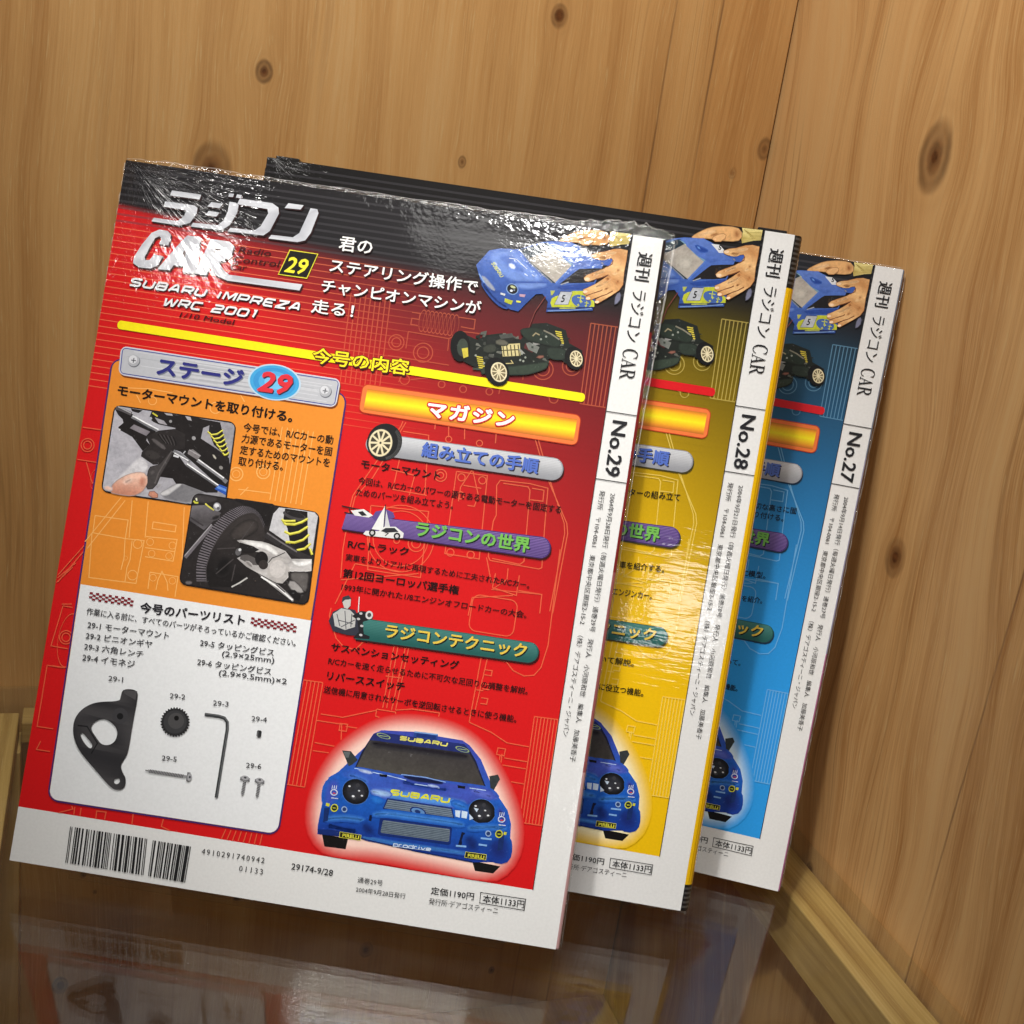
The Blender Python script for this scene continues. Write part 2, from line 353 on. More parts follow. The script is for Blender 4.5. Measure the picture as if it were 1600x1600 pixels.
class Ink:
    """printed shapes of one cover area, each laid a few microns over the last"""
    STEP = 1.5e-6
    clip = None                                    # (u0, u1, v0, v1) in mm
    def __init__(s, base=0.0):
        s.v = []; s.f = []; s.c = []; s.z = base + 4e-5
    def add(s, pts, faces, col, raw=False):
        """pts in mm (u, v); col: linear colour or function(u, v)"""
        n = len(s.v); s.z += s.STEP
        for (u, v) in pts:
            s.v.append((u * 1e-3, -s.z, v * 1e-3)); s.c.append(col(u, v) if callable(col) else col)
        for f in faces:
            s.f.append([n + i for i in f])
    def poly(s, pts, col, holes=()):
        loops = [list(pts)] + [list(h) for h in holes]
        tri = geometry.tessellate_polygon([[Vector((p[0], p[1], 0)) for p in l] for l in loops])
        flat = [p for l in loops for p in l]
        fs = []
        for t in tri:
            a, b, c = (flat[i] for i in t)
            ar = (b[0] - a[0]) * (c[1] - a[1]) - (b[1] - a[1]) * (c[0] - a[0])
            fs.append(t if ar > 0 else (t[0], t[2], t[1]))
        s.add(flat, fs, col)
    def soft(s, pts, col, under, w=1.2, rounds=3):
        """rounded patch whose edge fades into the tone underneath (col / under: colour or function)"""
        q = np.array(dense(pts, 1.6), float)
        for _ in range(rounds): q = (np.roll(q, 1, 0) + 2 * q + np.roll(q, -1, 0)) / 4
        q = [tuple(x) for x in q]; c = col if callable(col) else (lambda u, v: col); b = under if callable(under) else (lambda u, v: under)
        s.poly(grow(q, -w * .5), col)
        rs = [grow(q, -w * .5), grow(q, -w * .15), grow(q, w * .15), grow(q, w * .5)]; al = (1, .75, .3, 0); n = len(q); base = len(s.v)
        s.add([p for r in rs for p in r], [[j * n + i, (j + 1) * n + i, (j + 1) * n + (i + 1) % n, j * n + (i + 1) % n] for j in range(3) for i in range(n)], (0, 0, 0))
        for j, r in enumerate(rs):
            for i, p in enumerate(r): s.c[base + j * n + i] = mix(b(*p), c(*p), al[j])
    def line(s, pts, w, col, closed=False):
        """stroke of width w mm"""
        if s.clip:
            u0, u1, v0, v1 = s.clip; q = [tuple(p) for p in pts] + ([tuple(pts[0])] if closed else [])
            if not all(u0 <= p[0] <= u1 and v0 <= p[1] <= v1 for p in q):
                run = []; keep = s.clip; s.clip = None
                for a, b in zip(q[:-1], q[1:]):
                    n = max(1, int(math.dist(a, b) / .3))
                    for i in range(n + 1):
                        p = (a[0] + (b[0] - a[0]) * i / n, a[1] + (b[1] - a[1]) * i / n)
                        if u0 <= p[0] <= u1 and v0 <= p[1] <= v1:
                            if not run or math.dist(run[-1], p) > .05: run.append(p)
                        else:
                            if len(run) > 2: s.line(run, w, col)
                            run = []
                if len(run) > 2: s.line(run, w, col)
                s.clip = keep; return
        P = [np.array(p, float) for p in pts]
        if closed: P = P + [P[0]]
        L = []; R = []
        for i, p in enumerate(P):
            d0 = p - P[i - 1] if i > 0 else (P[0] - P[-2] if closed else P[1] - p)
            d1 = P[i + 1] - p if i < len(P) - 1 else (P[1] - P[0] if closed else p - P[i - 1])
            d0 = d0 / (np.linalg.norm(d0) + 1e-9); d1 = d1 / (np.linalg.norm(d1) + 1e-9)
            t = d0 + d1; t = t / (np.linalg.norm(t) + 1e-9); nrm = np.array([-t[1], t[0]])
            k = 1 / max(.45, abs(nrm @ np.array([-d1[1], d1[0]])))
            L.append(p + nrm * w / 2 * k); R.append(p - nrm * w / 2 * k)
        n = len(P); s.add([tuple(p) for p in L + R], [[i, n + i, n + i + 1, i + 1] for i in range(n - 1)], col)
    def ell(s, c, ax, ay, col, n=28, hole=None):
        """ellipse with centre and two half-axis vectors (mm)"""
        q = [(c[0] + ax[0] * math.cos(t) + ay[0] * math.sin(t), c[1] + ax[1] * math.cos(t) + ay[1] * math.sin(t)) for t in (2 * math.pi * i / n for i in range(n))]
        if hole:
            q2 = [(c[0] + (p[0] - c[0]) * hole, c[1] + (p[1] - c[1]) * hole) for p in q]
            s.add(q + q2, [[i, (i + 1) % n, n + (i + 1) % n, n + i] for i in range(n)], col)
        else:
            s.add([c] + q, [[0, 1 + i, 1 + (i + 1) % n] for i in range(n)], col)
    def text(s, body, BL, BR, h, col, weight=0.0, shear=0.0, spacing=1.0, dx=0.0, dy=0.0, ext=0.0):
        """ink box of the string fitted to base line BL -> BR (mm) and height h (mm); ext grows the outline only"""
        co, fs = glyphs(body, 0.0, spacing)
        lo, hi = co.min(0), co.max(0)
        BL = np.array(BL); BR = np.array(BR); d = BR - BL; L = np.linalg.norm(d); d = d / L; nrm = np.array([-d[1], d[0]])
        r = (weight + ext) * h; e = weight * h               # heavier faces: the outline is struck several times round a small circle
        wdt = L - shear * h - 2 * e
        x = (co[:, 0] - lo[0]) / (hi[0] - lo[0]) * wdt + e; y = (co[:, 1] - lo[1]) / (hi[1] - lo[1]) * (h - 2 * e) + e
        x = x + shear * y
        n = 0 if r < .012 * h else 6 if r < .06 * h else 12
        for i in range(n + 1):
            a = 2 * math.pi * i / max(1, n); rr = r if i < n else 0
            p = BL + np.outer(x + dx + rr * math.cos(a), d) + np.outer(y + dy + rr * math.sin(a), nrm)
            s.add([tuple(q) for q in p], fs, col)
    def obj(s, name, parent, mat):
        return mesh_obj(name, s.v, s.f, mat, parent, s.c)

def rrect(TL, TR, BR, BL, r, n=5, corners=(1, 1, 1, 1)):
    """rounded quad from its four corners (mm)"""
    P = [np.array(p, float) for p in (TL, TR, BR, BL)]; out = []
    for i in range(4):
        p, a, b = P[i], P[i - 1], P[(i + 1) % 4]
        if not corners[i] or r <= 0: out.append(tuple(p)); continue
        da = (a - p) / np.linalg.norm(a - p); db = (b - p) / np.linalg.norm(b - p)
        for k in range(n + 1):
            t = k / n * math.pi / 2
            out.append(tuple(p + da * r * (1 - math.sin(t)) + db * r * (1 - math.cos(t))))
    return out
def grow(pts, k):
    """push a closed outline outward by k mm"""
    P = np.array(pts, float)
    area = sum(P[i][0] * P[(i + 1) % len(P)][1] - P[(i + 1) % len(P)][0] * P[i][1] for i in range(len(P)))
    sg = 1 if area > 0 else -1; out = []
    for i in range(len(P)):
        a = P[i] - P[i - 1]; b = P[(i + 1) % len(P)] - P[i]
        t = a / (np.linalg.norm(a) + 1e-9) + b / (np.linalg.norm(b) + 1e-9); t = t / (np.linalg.norm(t) + 1e-9)
        out.append(tuple(P[i] + sg * k * np.array([t[1], -t[0]])))
    return out
def dense(pts, step=4.0):
    out = []
    for i in range(len(pts)):
        a = np.array(pts[i], float); b = np.array(pts[(i + 1) % len(pts)], float); n = max(1, int(np.linalg.norm(b - a) / step))
        out += [tuple(a + (b - a) * k / n) for k in range(n)]
    return out

_SF = {'S': [[(1, 1), (.18, 1), (0, .86), (0, .64), (.14, .52), (.86, .48), (1, .36), (1, .14), (.84, 0), (0, 0)]], 'U': [[(0, 1), (0, .16), (.16, 0), (.84, 0), (1, .16), (1, 1)]], 'B': [[(0, 0), (0, 1), (.82, 1), (.96, .88), (.96, .64), (.84, .52), (0, .52)], [(.84, .52), (1, .40), (1, .14), (.86, 0), (0, 0)]],
       'A': [[(0, 0), (.36, .86), (.5, 1), (.66, 1), (.76, .86), (1, 0)], [(.14, .30), (.90, .30)]], 'R': [[(0, 0), (0, 1), (.84, 1), (1, .86), (1, .56), (.86, .42), (0, .42)], [(.56, .42), (1, 0)]], 'I': [[(.5, 0), (.5, 1)]], 'M': [[(0, 0), (0, 1), (.12, 1), (.5, .25), (.88, 1), (1, 1), (1, 0)]],
       'P': [[(0, 0), (0, 1), (.84, 1), (1, .86), (1, .54), (.86, .40), (0, .40)]], 'E': [[(1, 1), (.14, 1), (0, .86), (0, .14), (.14, 0), (1, 0)], [(0, .5), (.85, .5)]], 'Z': [[(0, 1), (1, 1), (1, .88), (0, .12), (0, 0), (1, 0)]], 'W': [[(0, 1), (.16, 0), (.26, 0), (.5, .8), (.74, 0), (.84, 0), (1, 1)]],
       'C': [[(1, 1), (.16, 1), (0, .84), (0, .16), (.16, 0), (1, 0)]], '2': [[(0, 1), (.84, 1), (1, .86), (1, .62), (.86, .5), (.14, .46), (0, .34), (0, 0), (1, 0)]], '0': [[(.16, 1), (.84, 1), (1, .84), (1, .16), (.84, 0), (.16, 0), (0, .16), (0, .84), (.16, 1)]], '1': [[(.2, 1), (.6, 1), (.6, 0)]],
       'p': [[(0, -.35), (0, .7), (.8, .7), (1, .56), (1, .14), (.8, 0), (0, 0)]], 'r': [[(0, 0), (0, .56), (.16, .7), (.8, .7)]], 'o': [[(.18, .7), (.82, .7), (1, .54), (1, .16), (.82, 0), (.18, 0), (0, .16), (0, .54), (.18, .7)]], 'd': [[(1, 1.05), (1, 0), (.2, 0), (0, .14), (0, .56), (.2, .7), (1, .7)]],
       'i': [[(.5, 0), (.5, .7)], [(.5, .92), (.5, 1.05)]], 'v': [[(0, .7), (.46, 0), (.54, 0), (1, .7)]], 'e': [[(.1, .35), (1, .35), (1, .56), (.84, .7), (.16, .7), (0, .54), (0, .16), (.16, 0), (1, 0)]]}
_SW = {'I': .32, 'i': .30, '1': .62, ' ': .55, 'M': 1.15, 'W': 1.3, 'r': .7}
def sporty(k, s_, BL, BR, h, w, col, shear=.3, gap=.42, dx=0.0, dy=0.0):
    """squared racing capitals drawn as strokes"""
    BL = np.array(BL); BR = np.array(BR); d = BR - BL; L = np.linalg.norm(d); d /= L; n = np.array([-d[1], d[0]])
    tot = sum(_SW.get(c, 1) for c in s_) + gap * (len(s_) - 1); u = (L - shear * h) / tot; x = 0
    for c in s_:
        cw = _SW.get(c, 1)
        for pl in _SF.get(c, []):
            pts = [BL + d * (u * (x + px * cw) + shear * py * h + dx) + n * (py * (h - w) + w / 2 + dy) for px, py in pl]
            k.line([tuple(q) for q in pts], w, col)
        x += cw + gap
# ------------------------------------------------------------------ colours of the print
WHITE = (.80, .80, .79); BLACK = lin((26, 24, 26))
PAL = {29: dict(main=lin((214, 21, 24)), dark=lin((92, 26, 30)), black=lin((26, 24, 27)), line=lin((246, 128, 84)), bar=lin((252, 232, 20)), glow=lin((252, 214, 200))),
       28: dict(main=lin((240, 192, 8)), dark=lin((88, 76, 8)), black=lin((24, 22, 22)), line=lin((252, 226, 120)), bar=lin((214, 24, 32)), glow=lin((252, 240, 196))),
       27: dict(main=lin((42, 152, 230)), dark=lin((34, 66, 88)), black=lin((30, 32, 38)), line=lin((140, 200, 240)), bar=lin((214, 30, 42)), glow=lin((216, 236, 250)))}
RED_B = 21.5                                     # lower edge of the coloured field, mm
FIELD_R = F29['0']((833, 1397))[0]               # right edge of the coloured field

def make_bg(pal):
    def bg(u, v):
        s = min(1, max(0, u / FIELD_R)); t = (BH - v) / (BH - RED_B)
        ts = .066 + .035 * s; te = ts + .012 + .30 * s ** .8 + .42 * s ** 2
        td = ts + .012 + .075 * s
        if t < td: return mix(pal['black'], mix(pal['dark'], pal['main'], (1 - s) ** 3), sstep(ts, td, t))
        k = sstep(td - (te - td) * .25, te, t)
        k0 = sstep(td - (te - td) * .25, te, td)
        k = (k - k0) / (1 - k0 + 1e-6)
        k = max(0, min(1, k)); k = k + (1 - k) * (1 - s) ** 3
        return mix(pal['dark'], pal['main'], k)
    return bg

def build_cover(no, root, mat, full):
    pal = PAL[no]; bg = make_bg(pal); F = F29
    P = lambda z, *pts: [F[z](p) for p in pts]
    lc = lambda a: (lambda u, v: mix(bg(u, v), pal['line'], a))
    # ---- printed sheet: white paper, coloured field, line drawing
    k = Ink(0.0)
    k.add([(0, 0), (BW, 0), (BW, BH), (0, BH)], [[0, 1, 2, 3]], WHITE)
    nu, nv = 64, 130; pts = []; fs = []
    vs = np.unique(np.concatenate([np.linspace(RED_B, 250, 70), np.linspace(250, BH, 60)])); nv = len(vs) - 1
    for v in vs:
        for i in range(nu + 1): pts.append((FIELD_R * i / nu, v))
    for j in range(nv):
        for i in range(nu):
            a = j * (nu + 1) + i; fs.append([a, a + 1, a + nu + 2, a + nu + 1])
    k.add(pts, fs, bg)
    for i in range(34):                            # fine horizontal rules of the header
        v = BH - 3.2 - i * 2.72
        if i < 9:
            q = [(FIELD_R * j / 40, v) for j in range(41)]
            k.line(q, .9, lambda u, vv: mix(bg(u, vv), lin((70, 68, 72)), .45))
        else:
            n = 40; q = [(FIELD_R * j / n, v) for j in range(n + 1)]
            k.line(q, .36, lambda u, vv: mix(bg(u, vv), pal['line'], .62 * (1 - sstep(.28, .72, u / FIELD_R)) * sstep(0, .2, (BH - vv) / 60)))
    LW = .42; k.clip = (.4, FIELD_R - .2, RED_B + .2, BH - .3)
    def art(z, *pls, a=.5, w=LW, closed=False):
        for pl in pls: k.line(P(z, *pl), w, lc(a), closed)
    def ring(z, c, r, a=.5, w=LW):
        cc = F[z](c); rr = r / ZF[z][2] / 3.89
        n = 24; k.line([(cc[0] + rr * math.cos(2 * math.pi * i / n), cc[1] + rr * math.sin(2 * math.pi * i / n)) for i in range(n)], w, lc(a), True)
    def fan(z, a0, a1, b0, b1, n, a=.5):           # bundle of parallel rules between two edges
        for i in range(n):
            t = i / (n - 1); art(z, ((a0[0] + (a1[0] - a0[0]) * t, a0[1] + (a1[1] - a0[1]) * t), (b0[0] + (b1[0] - b0[0]) * t, b0[1] + (b1[1] - b0[1]) * t)), a=a)
    # header drawing
    fan('2', (230, 640), (395, 665), (185, 1010), (350, 1035), 9, .3)
    fan('2', (1235, 765), (1375, 785), (1190, 1100), (1320, 1120), 9, .32)
    art('2', (((1235, 765)), ((1375, 785))), ((1190, 1100), (1320, 1120)), a=.32)
    for i in range(9):
        cc = F['2']((530 + i * 17, 755 + i * 2.5)); k.ell(cc, (1.5, 0), (0, 4.6), lc(.28), 22, .9)
    art('2', ((485, 720), (520, 725), (515, 750), (485, 745), (480, 770), (510, 775)), ((680, 740), (750, 750), (745, 790), (690, 780)), a=.3)
    for c, r in (((420, 845), 32), ((420, 845), 19), ((532, 888), 40), ((532, 888), 24), ((1035, 958), 42), ((1035, 958), 26), ((1155, 945), 38), ((1155, 945), 22), ((455, 1000), 20), ((610, 1020), 14), ((700, 1040), 14), ((810, 1050), 14), ((1080, 1080), 18)):
        ring('2', c, r, .3)
    art('2', ((385, 900), (420, 905), (640, 940)), ((470, 800), (640, 830), (635, 880)), ((470, 800), (460, 870)), ((640, 830), (700, 800), (780, 810)), ((430, 1010), (470, 930)), ((480, 1000), (640, 985)), ((950, 1000), (960, 900), (1100, 920)), ((1010, 1050), (1190, 1080)), ((860, 1010), (850, 1060)), ((1060, 1075), (1000, 1040)), a=.28)
    # right column drawing
    art('4', ((410, 320), (400, 345), (230, 590), (160, 690), (145, 750), (110, 960), (100, 1100)), ((425, 325), (260, 600), (170, 700), (155, 760)), ((410, 370), (540, 390), (520, 690)), ((400, 480), (360, 660), (530, 690)),
        ((575, 310), (570, 360)), ((640, 330), (640, 400)), ((720, 345), (720, 410)), ((880, 370), (875, 430)), ((1075, 410), (1130, 590), (1235, 830), (1240, 880), (1165, 1280)), ((1090, 410), (1145, 600), (1222, 830), (1225, 880), (1150, 1270)),
        ((900, 615), (1050, 632), (1140, 655), (1125, 830), (1110, 1052), (1095, 1058), (850, 1015), (840, 995), (865, 820), (880, 790), (882, 640), (900, 615)),
        ((915, 630), (1040, 648), (1050, 665), (1020, 1020), (1000, 1035), (860, 1005)), ((1060, 655), (1120, 665), (1115, 720), (1050, 712)),
        ((680, 570), (835, 592), (795, 1008), (622, 980), (680, 570)), ((690, 720), (700, 650), (760, 560), (790, 690), (770, 745), (735, 740)), ((715, 640), (805, 655)), ((940, 1055), (935, 1110), (860, 1160), (1110, 1185), (1100, 1280)), ((350, 560), (470, 590), (440, 700)))
    for c, r in (((705, 600), 18), ((810, 615), 18), ((700, 690), 18), ((650, 975), 18), ((752, 987), 18), ((600, 590), 30), ((600, 590), 15), ((478, 930), 40), ((478, 930), 22), ((380, 915), 14), ((795, 430), 15), ((640, 410), 15)): ring('4', c, r)
    cc = F['4']((400, 905)); k.ell(cc, (13.5, 0), (0, 13.5), lc(.5), 40, .972); k.ell(cc, (11.2, 0), (0, 11.2), lc(.5), 40, .968)
    art('4', ((250, 740), (235, 1060), (500, 1100), (540, 770), (250, 740)), ((100, 1110), (490, 1080)), ((760, 1200), (965, 1190)), ((760, 1200), (740, 1290)))
    art('6', ((300, 70), (200, 270)), ((300, 70), (530, 110)), ((990, 190), (1110, 230), (1125, 130)), ((990, 190), (1005, 120)), ((1120, 205), (1235, 225)), ((960, 40), (985, 170)))
    k.line(rrect(*P('6', (895, 222), (1120, 258), (1092, 438), (868, 402)), 3), LW, lc(.5), True)
    art('6', ((1330, 0), (1270, 480), (1235, 590), (1200, 628), (1150, 632), (1095, 605), (1060, 560), (850, 520), (560, 490), (350, 452), (300, 500), (240, 480), (205, 440), (172, 330), (180, 290)),
        ((500, 460), (440, 790)), ((520, 462), (460, 790)), ((572, 480), (505, 800)), ((555, 480), (485, 800)), ((455, 630), (530, 640)), ((935, 535), (875, 860)), ((965, 545), (905, 800)),
        ((955, 600), (990, 605), (985, 630), (950, 625)), ((945, 670), (978, 675), (973, 700), (940, 695)), ((935, 740), (968, 745), (962, 772), (930, 768)), ((910, 700), (945, 705)),
        ((130, 818), (240, 835), (410, 800)), ((100, 960), (230, 985), (380, 1010)), ((110, 850), (240, 870)), ((90, 1000), (230, 1020)), ((410, 795), (505, 810), (500, 860), (405, 830), (410, 795)), ((505, 800), (590, 795), (725, 815), (710, 890)), ((520, 860), (500, 820)),
        ((875, 862), (985, 912), (1065, 965), (1175, 985)), ((1050, 1040), (1170, 1060)), ((1040, 1075), (1160, 1095)), ((1030, 1150), (1150, 1170)), ((235, 870), (228, 1060), (190, 1050), (195, 1000)), ((255, 880), (350, 895), (340, 960)), ((1040, 1020), (1020, 1180), (1045, 1185)), ((1030, 1025), (1012, 1170)))
    for q in (((228, 865), (265, 870), (258, 905), (222, 900)), ((1020, 990), (1058, 996), (1050, 1030), (1012, 1022))): art('6', q, closed=True)
    fan('6', (42, 648), (140, 662), (-52, 1165), (50, 1182), 6); art('6', ((42, 648), (140, 662)), ((-52, 1165), (50, 1182)))
    fan('7', (1218, 125), (1332, 140), (1145, 632), (1255, 648), 8); art('7', ((1218, 125), (1332, 140)), ((1145, 632), (1255, 648)))
    if full:
        # drawing in the left margin and below the panel
        art('5', ((300, 205), (243, 395), (325, 410)), ((300, 205), (345, 212)), ((225, 488), (178, 780), (255, 792)), ((225, 488), (300, 500)), ((250, 490), (310, 500)), ((250, 90), (360, 0)), ((240, 120), (345, 20)), ((195, 850), (175, 890), (240, 900)),
            ((230, 1205), (350, 1175), (345, 1160)), ((330, 1200), (460, 1225), (465, 1185), (510, 1190), (500, 1240)), ((360, 1165), (350, 1235)), ((390, 1170), (380, 1240)), ((640, 1200), (632, 1265)), ((785, 1225), (775, 1260), (900, 1320)))
        ring('5', (315, 355), 32); ring('5', (315, 355), 20)
        cc = F['5']((330, 370)); k.ell(cc, (4.6, 0), (0, 11), lc(.5), 30, .96)
        fan('5', (1085, 1275), (1260, 1300), (1060, 1330), (1245, 1365), 8)
        ring('3', (176, 630), 33); ring('3', (176, 630), 20)
        art('3', ((150, 380), (140, 540), (290, 560)), ((120, 700), (280, 725)), ((170, 715), (200, 820), (240, 790)), ((0, 1310), (160, 1130)), ((30, 1310), (165, 1150)), ((50, 1420), (100, 1420)))
        cc = F['3']((210, 800)); k.ell(cc, (1.6, 0), (0, 4), lc(.5), 24, .93)
    cover = k.obj('cover', root, mat); top = k.z
    if no == 28: cover['label'] = 'yellow back cover with black striped top'
    if no == 27: cover['label'] = 'blue back cover fading to dark at the top'
    if no == 29: cover['label'] = 'red back cover fading to black at the top'

    # ---- title lettering
    SILV = lambda u, v: mix(lin((186, 188, 196)), lin((226, 228, 234)), .5 + .5 * math.sin(u * .9 + v * 1.3))
    if full:
        k = Ink(top)
        logo = [[(402, 258), (548, 279), (540, 303), (392, 283)], [(368, 312), (515, 333), (530, 345), (526, 372), (492, 420), (440, 433), (300, 412), (312, 394), (430, 411), (462, 387), (474, 357), (360, 339)],
                [(600, 316), (657, 324), (640, 346), (578, 338)], [(588, 360), (640, 368), (624, 388), (568, 380)], [(690, 272), (712, 275), (706, 291), (684, 288)], [(728, 277), (752, 281), (746, 297), (722, 293)],
                [(690, 314), (722, 319), (736, 332), (727, 372), (692, 430), (650, 456), (495, 438), (508, 419), (630, 432), (662, 406), (682, 360)],
                [(742, 298), (905, 321), (935, 343), (938, 372), (892, 460), (860, 482), (680, 462), (695, 444), (815, 457), (846, 436), (884, 372), (880, 350), (728, 326)],
                [(985, 321), (1062, 331), (1046, 352), (966, 345)], [(1096, 346), (1130, 351), (1136, 370), (1097, 470), (1070, 506), (1030, 515), (885, 497), (900, 479), (1008, 491), (1040, 470), (1082, 378)]]
        car = [([(300, 470), (340, 453), (382, 460), (398, 482), (385, 532), (338, 525), (352, 497), (340, 486), (318, 496), (292, 540), (266, 590), (270, 606), (292, 604), (312, 578), (358, 585), (332, 630), (296, 648), (240, 641), (208, 620), (213, 590), (252, 528)], ()),
               ([(478, 483), (546, 489), (522, 671), (455, 664), (462, 636), (412, 630), (392, 656), (330, 650), (424, 540)], ([(475, 540), (440, 598), (468, 602)],)),
               ([(598, 500), (690, 512), (713, 535), (702, 578), (664, 606), (640, 613), (652, 648), (690, 678), (1056, 726), (1042, 756), (680, 707), (622, 680), (592, 632), (576, 681), (515, 672), (560, 580)], ([(650, 545), (640, 570), (612, 566), (622, 541)],))]
        for q in logo:
            o = P('1', *q); k.poly([(u + .45, v - .45) for u, v in grow(o, .25)], lin((40, 18, 20)))
        for q, h in car:
            o = P('1', *q); k.poly([(u + .45, v - .45) for u, v in grow(o, .25)], lin((60, 16, 18)))
        for q in logo: k.poly(P('1', *q), SILV)
        for q, h in car: k.poly(P('1', *q), SILV, [P('1', *x) for x in h])
        DK = lin((70, 16, 20))
        for s_, a, b, h in (('Radio', (733, 570), (905, 588), 2.7), ('Control', (703, 614), (945, 640), 2.7), ('Car', (690, 652), (782, 658), 2.5)):
            k.text(s_, *P('1', a, b), h, DK, .018, .3)
        sq = P('1', (992, 552), (1136, 573), (1080, 698), (933, 677)); k.poly(sq, lin((230, 220, 60))); k.poly(grow(sq, -.5), lin((24, 24, 20)))
        a, b = P('1', (962, 664), (1085, 682)); k.text('29', a, b, 6.6, lin((250, 236, 60)), .03, .22)
        for s_, a, b, h in (('SUBARU IMPREZA', (192, 734), (1047, 862), 3.6), ('WRC 2001', (358, 832), (832, 898), 3.6)):
            a, b = P('1', a, b); sporty(k, s_, a, b, h, 1.05, lin((50, 14, 16)), dx=.3, dy=-.3); sporty(k, s_, a, b, h, .82, lin((240, 240, 242)))
        k.text('1/10 Model', *P('1', (440, 890), (718, 928)), 2.1, DK, .02, .3)
        for z, s_, a, b, h in (('1', '君の', (1235, 557), (1402, 580), 6.0), ('2', 'ステアリング操作で', (138, 553), (757, 645), 5.7), ('2', 'チャンピオンマシンが', (103, 638), (770, 733), 5.7), ('2', '走る！', (62, 722), (238, 746), 5.7)):
            a, b = P(z, a, b); k.text(s_, a, b, h, lin((40, 24, 26)), .02, 0, 1, .35, -.35); k.text(s_, a, b, h, lin((246, 244, 242)), .02)
        o = k.obj('title_lettering', cover, mat); o['label'] = 'silver title letters and white slogan over the red field'
    # ---- divider bar with heading
    k = Ink(top)
    a, b = P('0', (186, 510), (909, 623)); t = (b[0] - a[0]); n = 30
    q = [(a[0] + (b[0] - a[0]) * i / n, a[1] + (b[1] - a[1]) * i / n) for i in range(n + 1)]
    k.line(q, 3.5, pal['bar'])
    for e in (a, b): k.ell(e, (1.3, 0), (0, 1.75), pal['bar'], 20)
    if full:
        a, b = P('0', (485, 569), (636, 589))
        for ext, c, d in ((.055, lin((60, 20, 16)), (.3, -.4)), (.05, lin((90, 40, 16)), (0, 0)), (0, lin((252, 232, 40)), (0, 0))):
            k.text('今号の内容', a, b, 6.4, c, .02, 0, 1, d[0], d[1], ext)
    k.obj('divider_bar', cover, mat)

    # ---- small picture: body shell of the toy car held by two hands
    k = Ink(top); B1 = lin((64, 100, 186)); B2 = lin((40, 72, 156)); B3 = lin((96, 134, 208)); SK = lin((214, 160, 116)); SK2 = lin((176, 118, 80)); SK3 = lin((232, 186, 144))
    k.z += 1.5e-4                                  # the wheels overlap the bar
    d5 = np.array(F28['h']((515, 1115))) - np.array(F29['s']((905, 705)))      # both sheets carry the same picture
    ps = lambda *q: [(F29['s'](p)[0] + d5[0], F29['s'](p)[1] + d5[1]) for p in q]; ph = lambda *q: [F28['h'](p) for p in q]
    SK = lin((222, 170, 112)); SK2 = lin((172, 112, 66)); SK3 = lin((240, 200, 150)); B2 = lin((38, 70, 150))
    zt, zb = ps((600, 180))[0][1], ps((600, 820))[0][1]
    vg = lambda u, v: mix(lin((46, 78, 152)), lin((82, 116, 196)), sstep(zb, zt, v))
    # far hand, cuff, strap
    k.poly(ph((1200, 140), (1500, 176), (1470, 330), (1370, 332), (1200, 372), (1186, 290), (1212, 200)), lambda u, v: mix(lin((176, 152, 74)), lin((230, 214, 140)), .5 + .5 * math.sin(u * 2.2 + v * 1.1)))
    for i in range(6): k.line(ph((1225 + i * 22, 165 + i * 26), (1300 + i * 20, 215 + i * 18), (1480, 210 + i * 20)), .22, lin((160, 138, 66)))
    k.poly(ph((1200, 366), (1370, 330), (1476, 324), (1462, 412), (1212, 390)), lin((24, 26, 28)))
    k.soft(ph((430, 292), (500, 242), (680, 152), (760, 130), (930, 116), (1060, 126), (1160, 140), (1206, 200), (1204, 290), (1170, 332), (1060, 346), (960, 330), (880, 330), (760, 300), (620, 296)), SK, lin((60, 44, 34)), .5, 1)
    k.soft(ph((500, 270), (700, 180), (860, 150), (820, 215), (640, 262)), SK3, SK, 1.6); k.soft(ph((1080, 150), (1190, 200), (1185, 310), (1090, 330)), SK2, SK, 2.2); k.soft(ph((700, 285), (860, 230), (900, 215), (850, 200), (700, 260)), SK2, SK, 1.0)
    # shell
    body = ps((62, 385), (130, 312), (188, 246), (300, 226), (430, 236), (490, 232), (700, 166), (790, 156), (980, 166), (1060, 206), (1180, 280), (1262, 332), (1292, 382), (1215, 560), (1212, 740), (1190, 822), (740, 836), (756, 740), (705, 662), (640, 666), (560, 742), (470, 832), (400, 816), (300, 772), (240, 732), (170, 640), (100, 520))
    k.poly(body, vg)
    k.soft(ps((195, 262), (430, 248), (560, 400), (735, 535), (560, 540), (400, 535), (300, 455), (205, 370)), lin((112, 144, 214)), vg, 2.0)
    k.soft(ps((260, 290), (400, 280), (500, 400), (560, 480), (430, 450), (320, 360)), lin((84, 116, 194)), lin((112, 144, 214)), 2.4)
    k.soft(ps((400, 560), (740, 556), (780, 580), (560, 620), (470, 610)), lin((110, 140, 206)), vg, 1.4); k.line(ps((430, 548), (600, 556), (760, 552)), .35, lin((52, 82, 160))); k.line(ps((470, 640), (640, 630), (760, 600)), .3, lin((52, 82, 160)))
    k.soft(ps((350, 360), (400, 350), (470, 410), (450, 450), (390, 430)), lin((226, 232, 244)), lin((112, 144, 214)), .8); k.soft(ps((210, 350), (240, 340), (290, 400), (260, 410)), lin((214, 222, 240)), lin((112, 144, 214)), .8)
    for q in (((380, 320), (450, 330), (555, 425)), ((530, 470), (560, 490)), ((600, 475), (625, 495)), ((255, 395), (300, 440))): k.line(ps(*q), .3, lin((214, 224, 244)))
    k.text('SUBARU', *ps((205, 372), (300, 512)), 1.5, lin((206, 210, 120)), .04, .1)
    # windscreen
    k.poly(ps((484, 236), (746, 170), (1012, 376), (832, 562), (796, 556), (590, 372)), lin((34, 50, 62)))
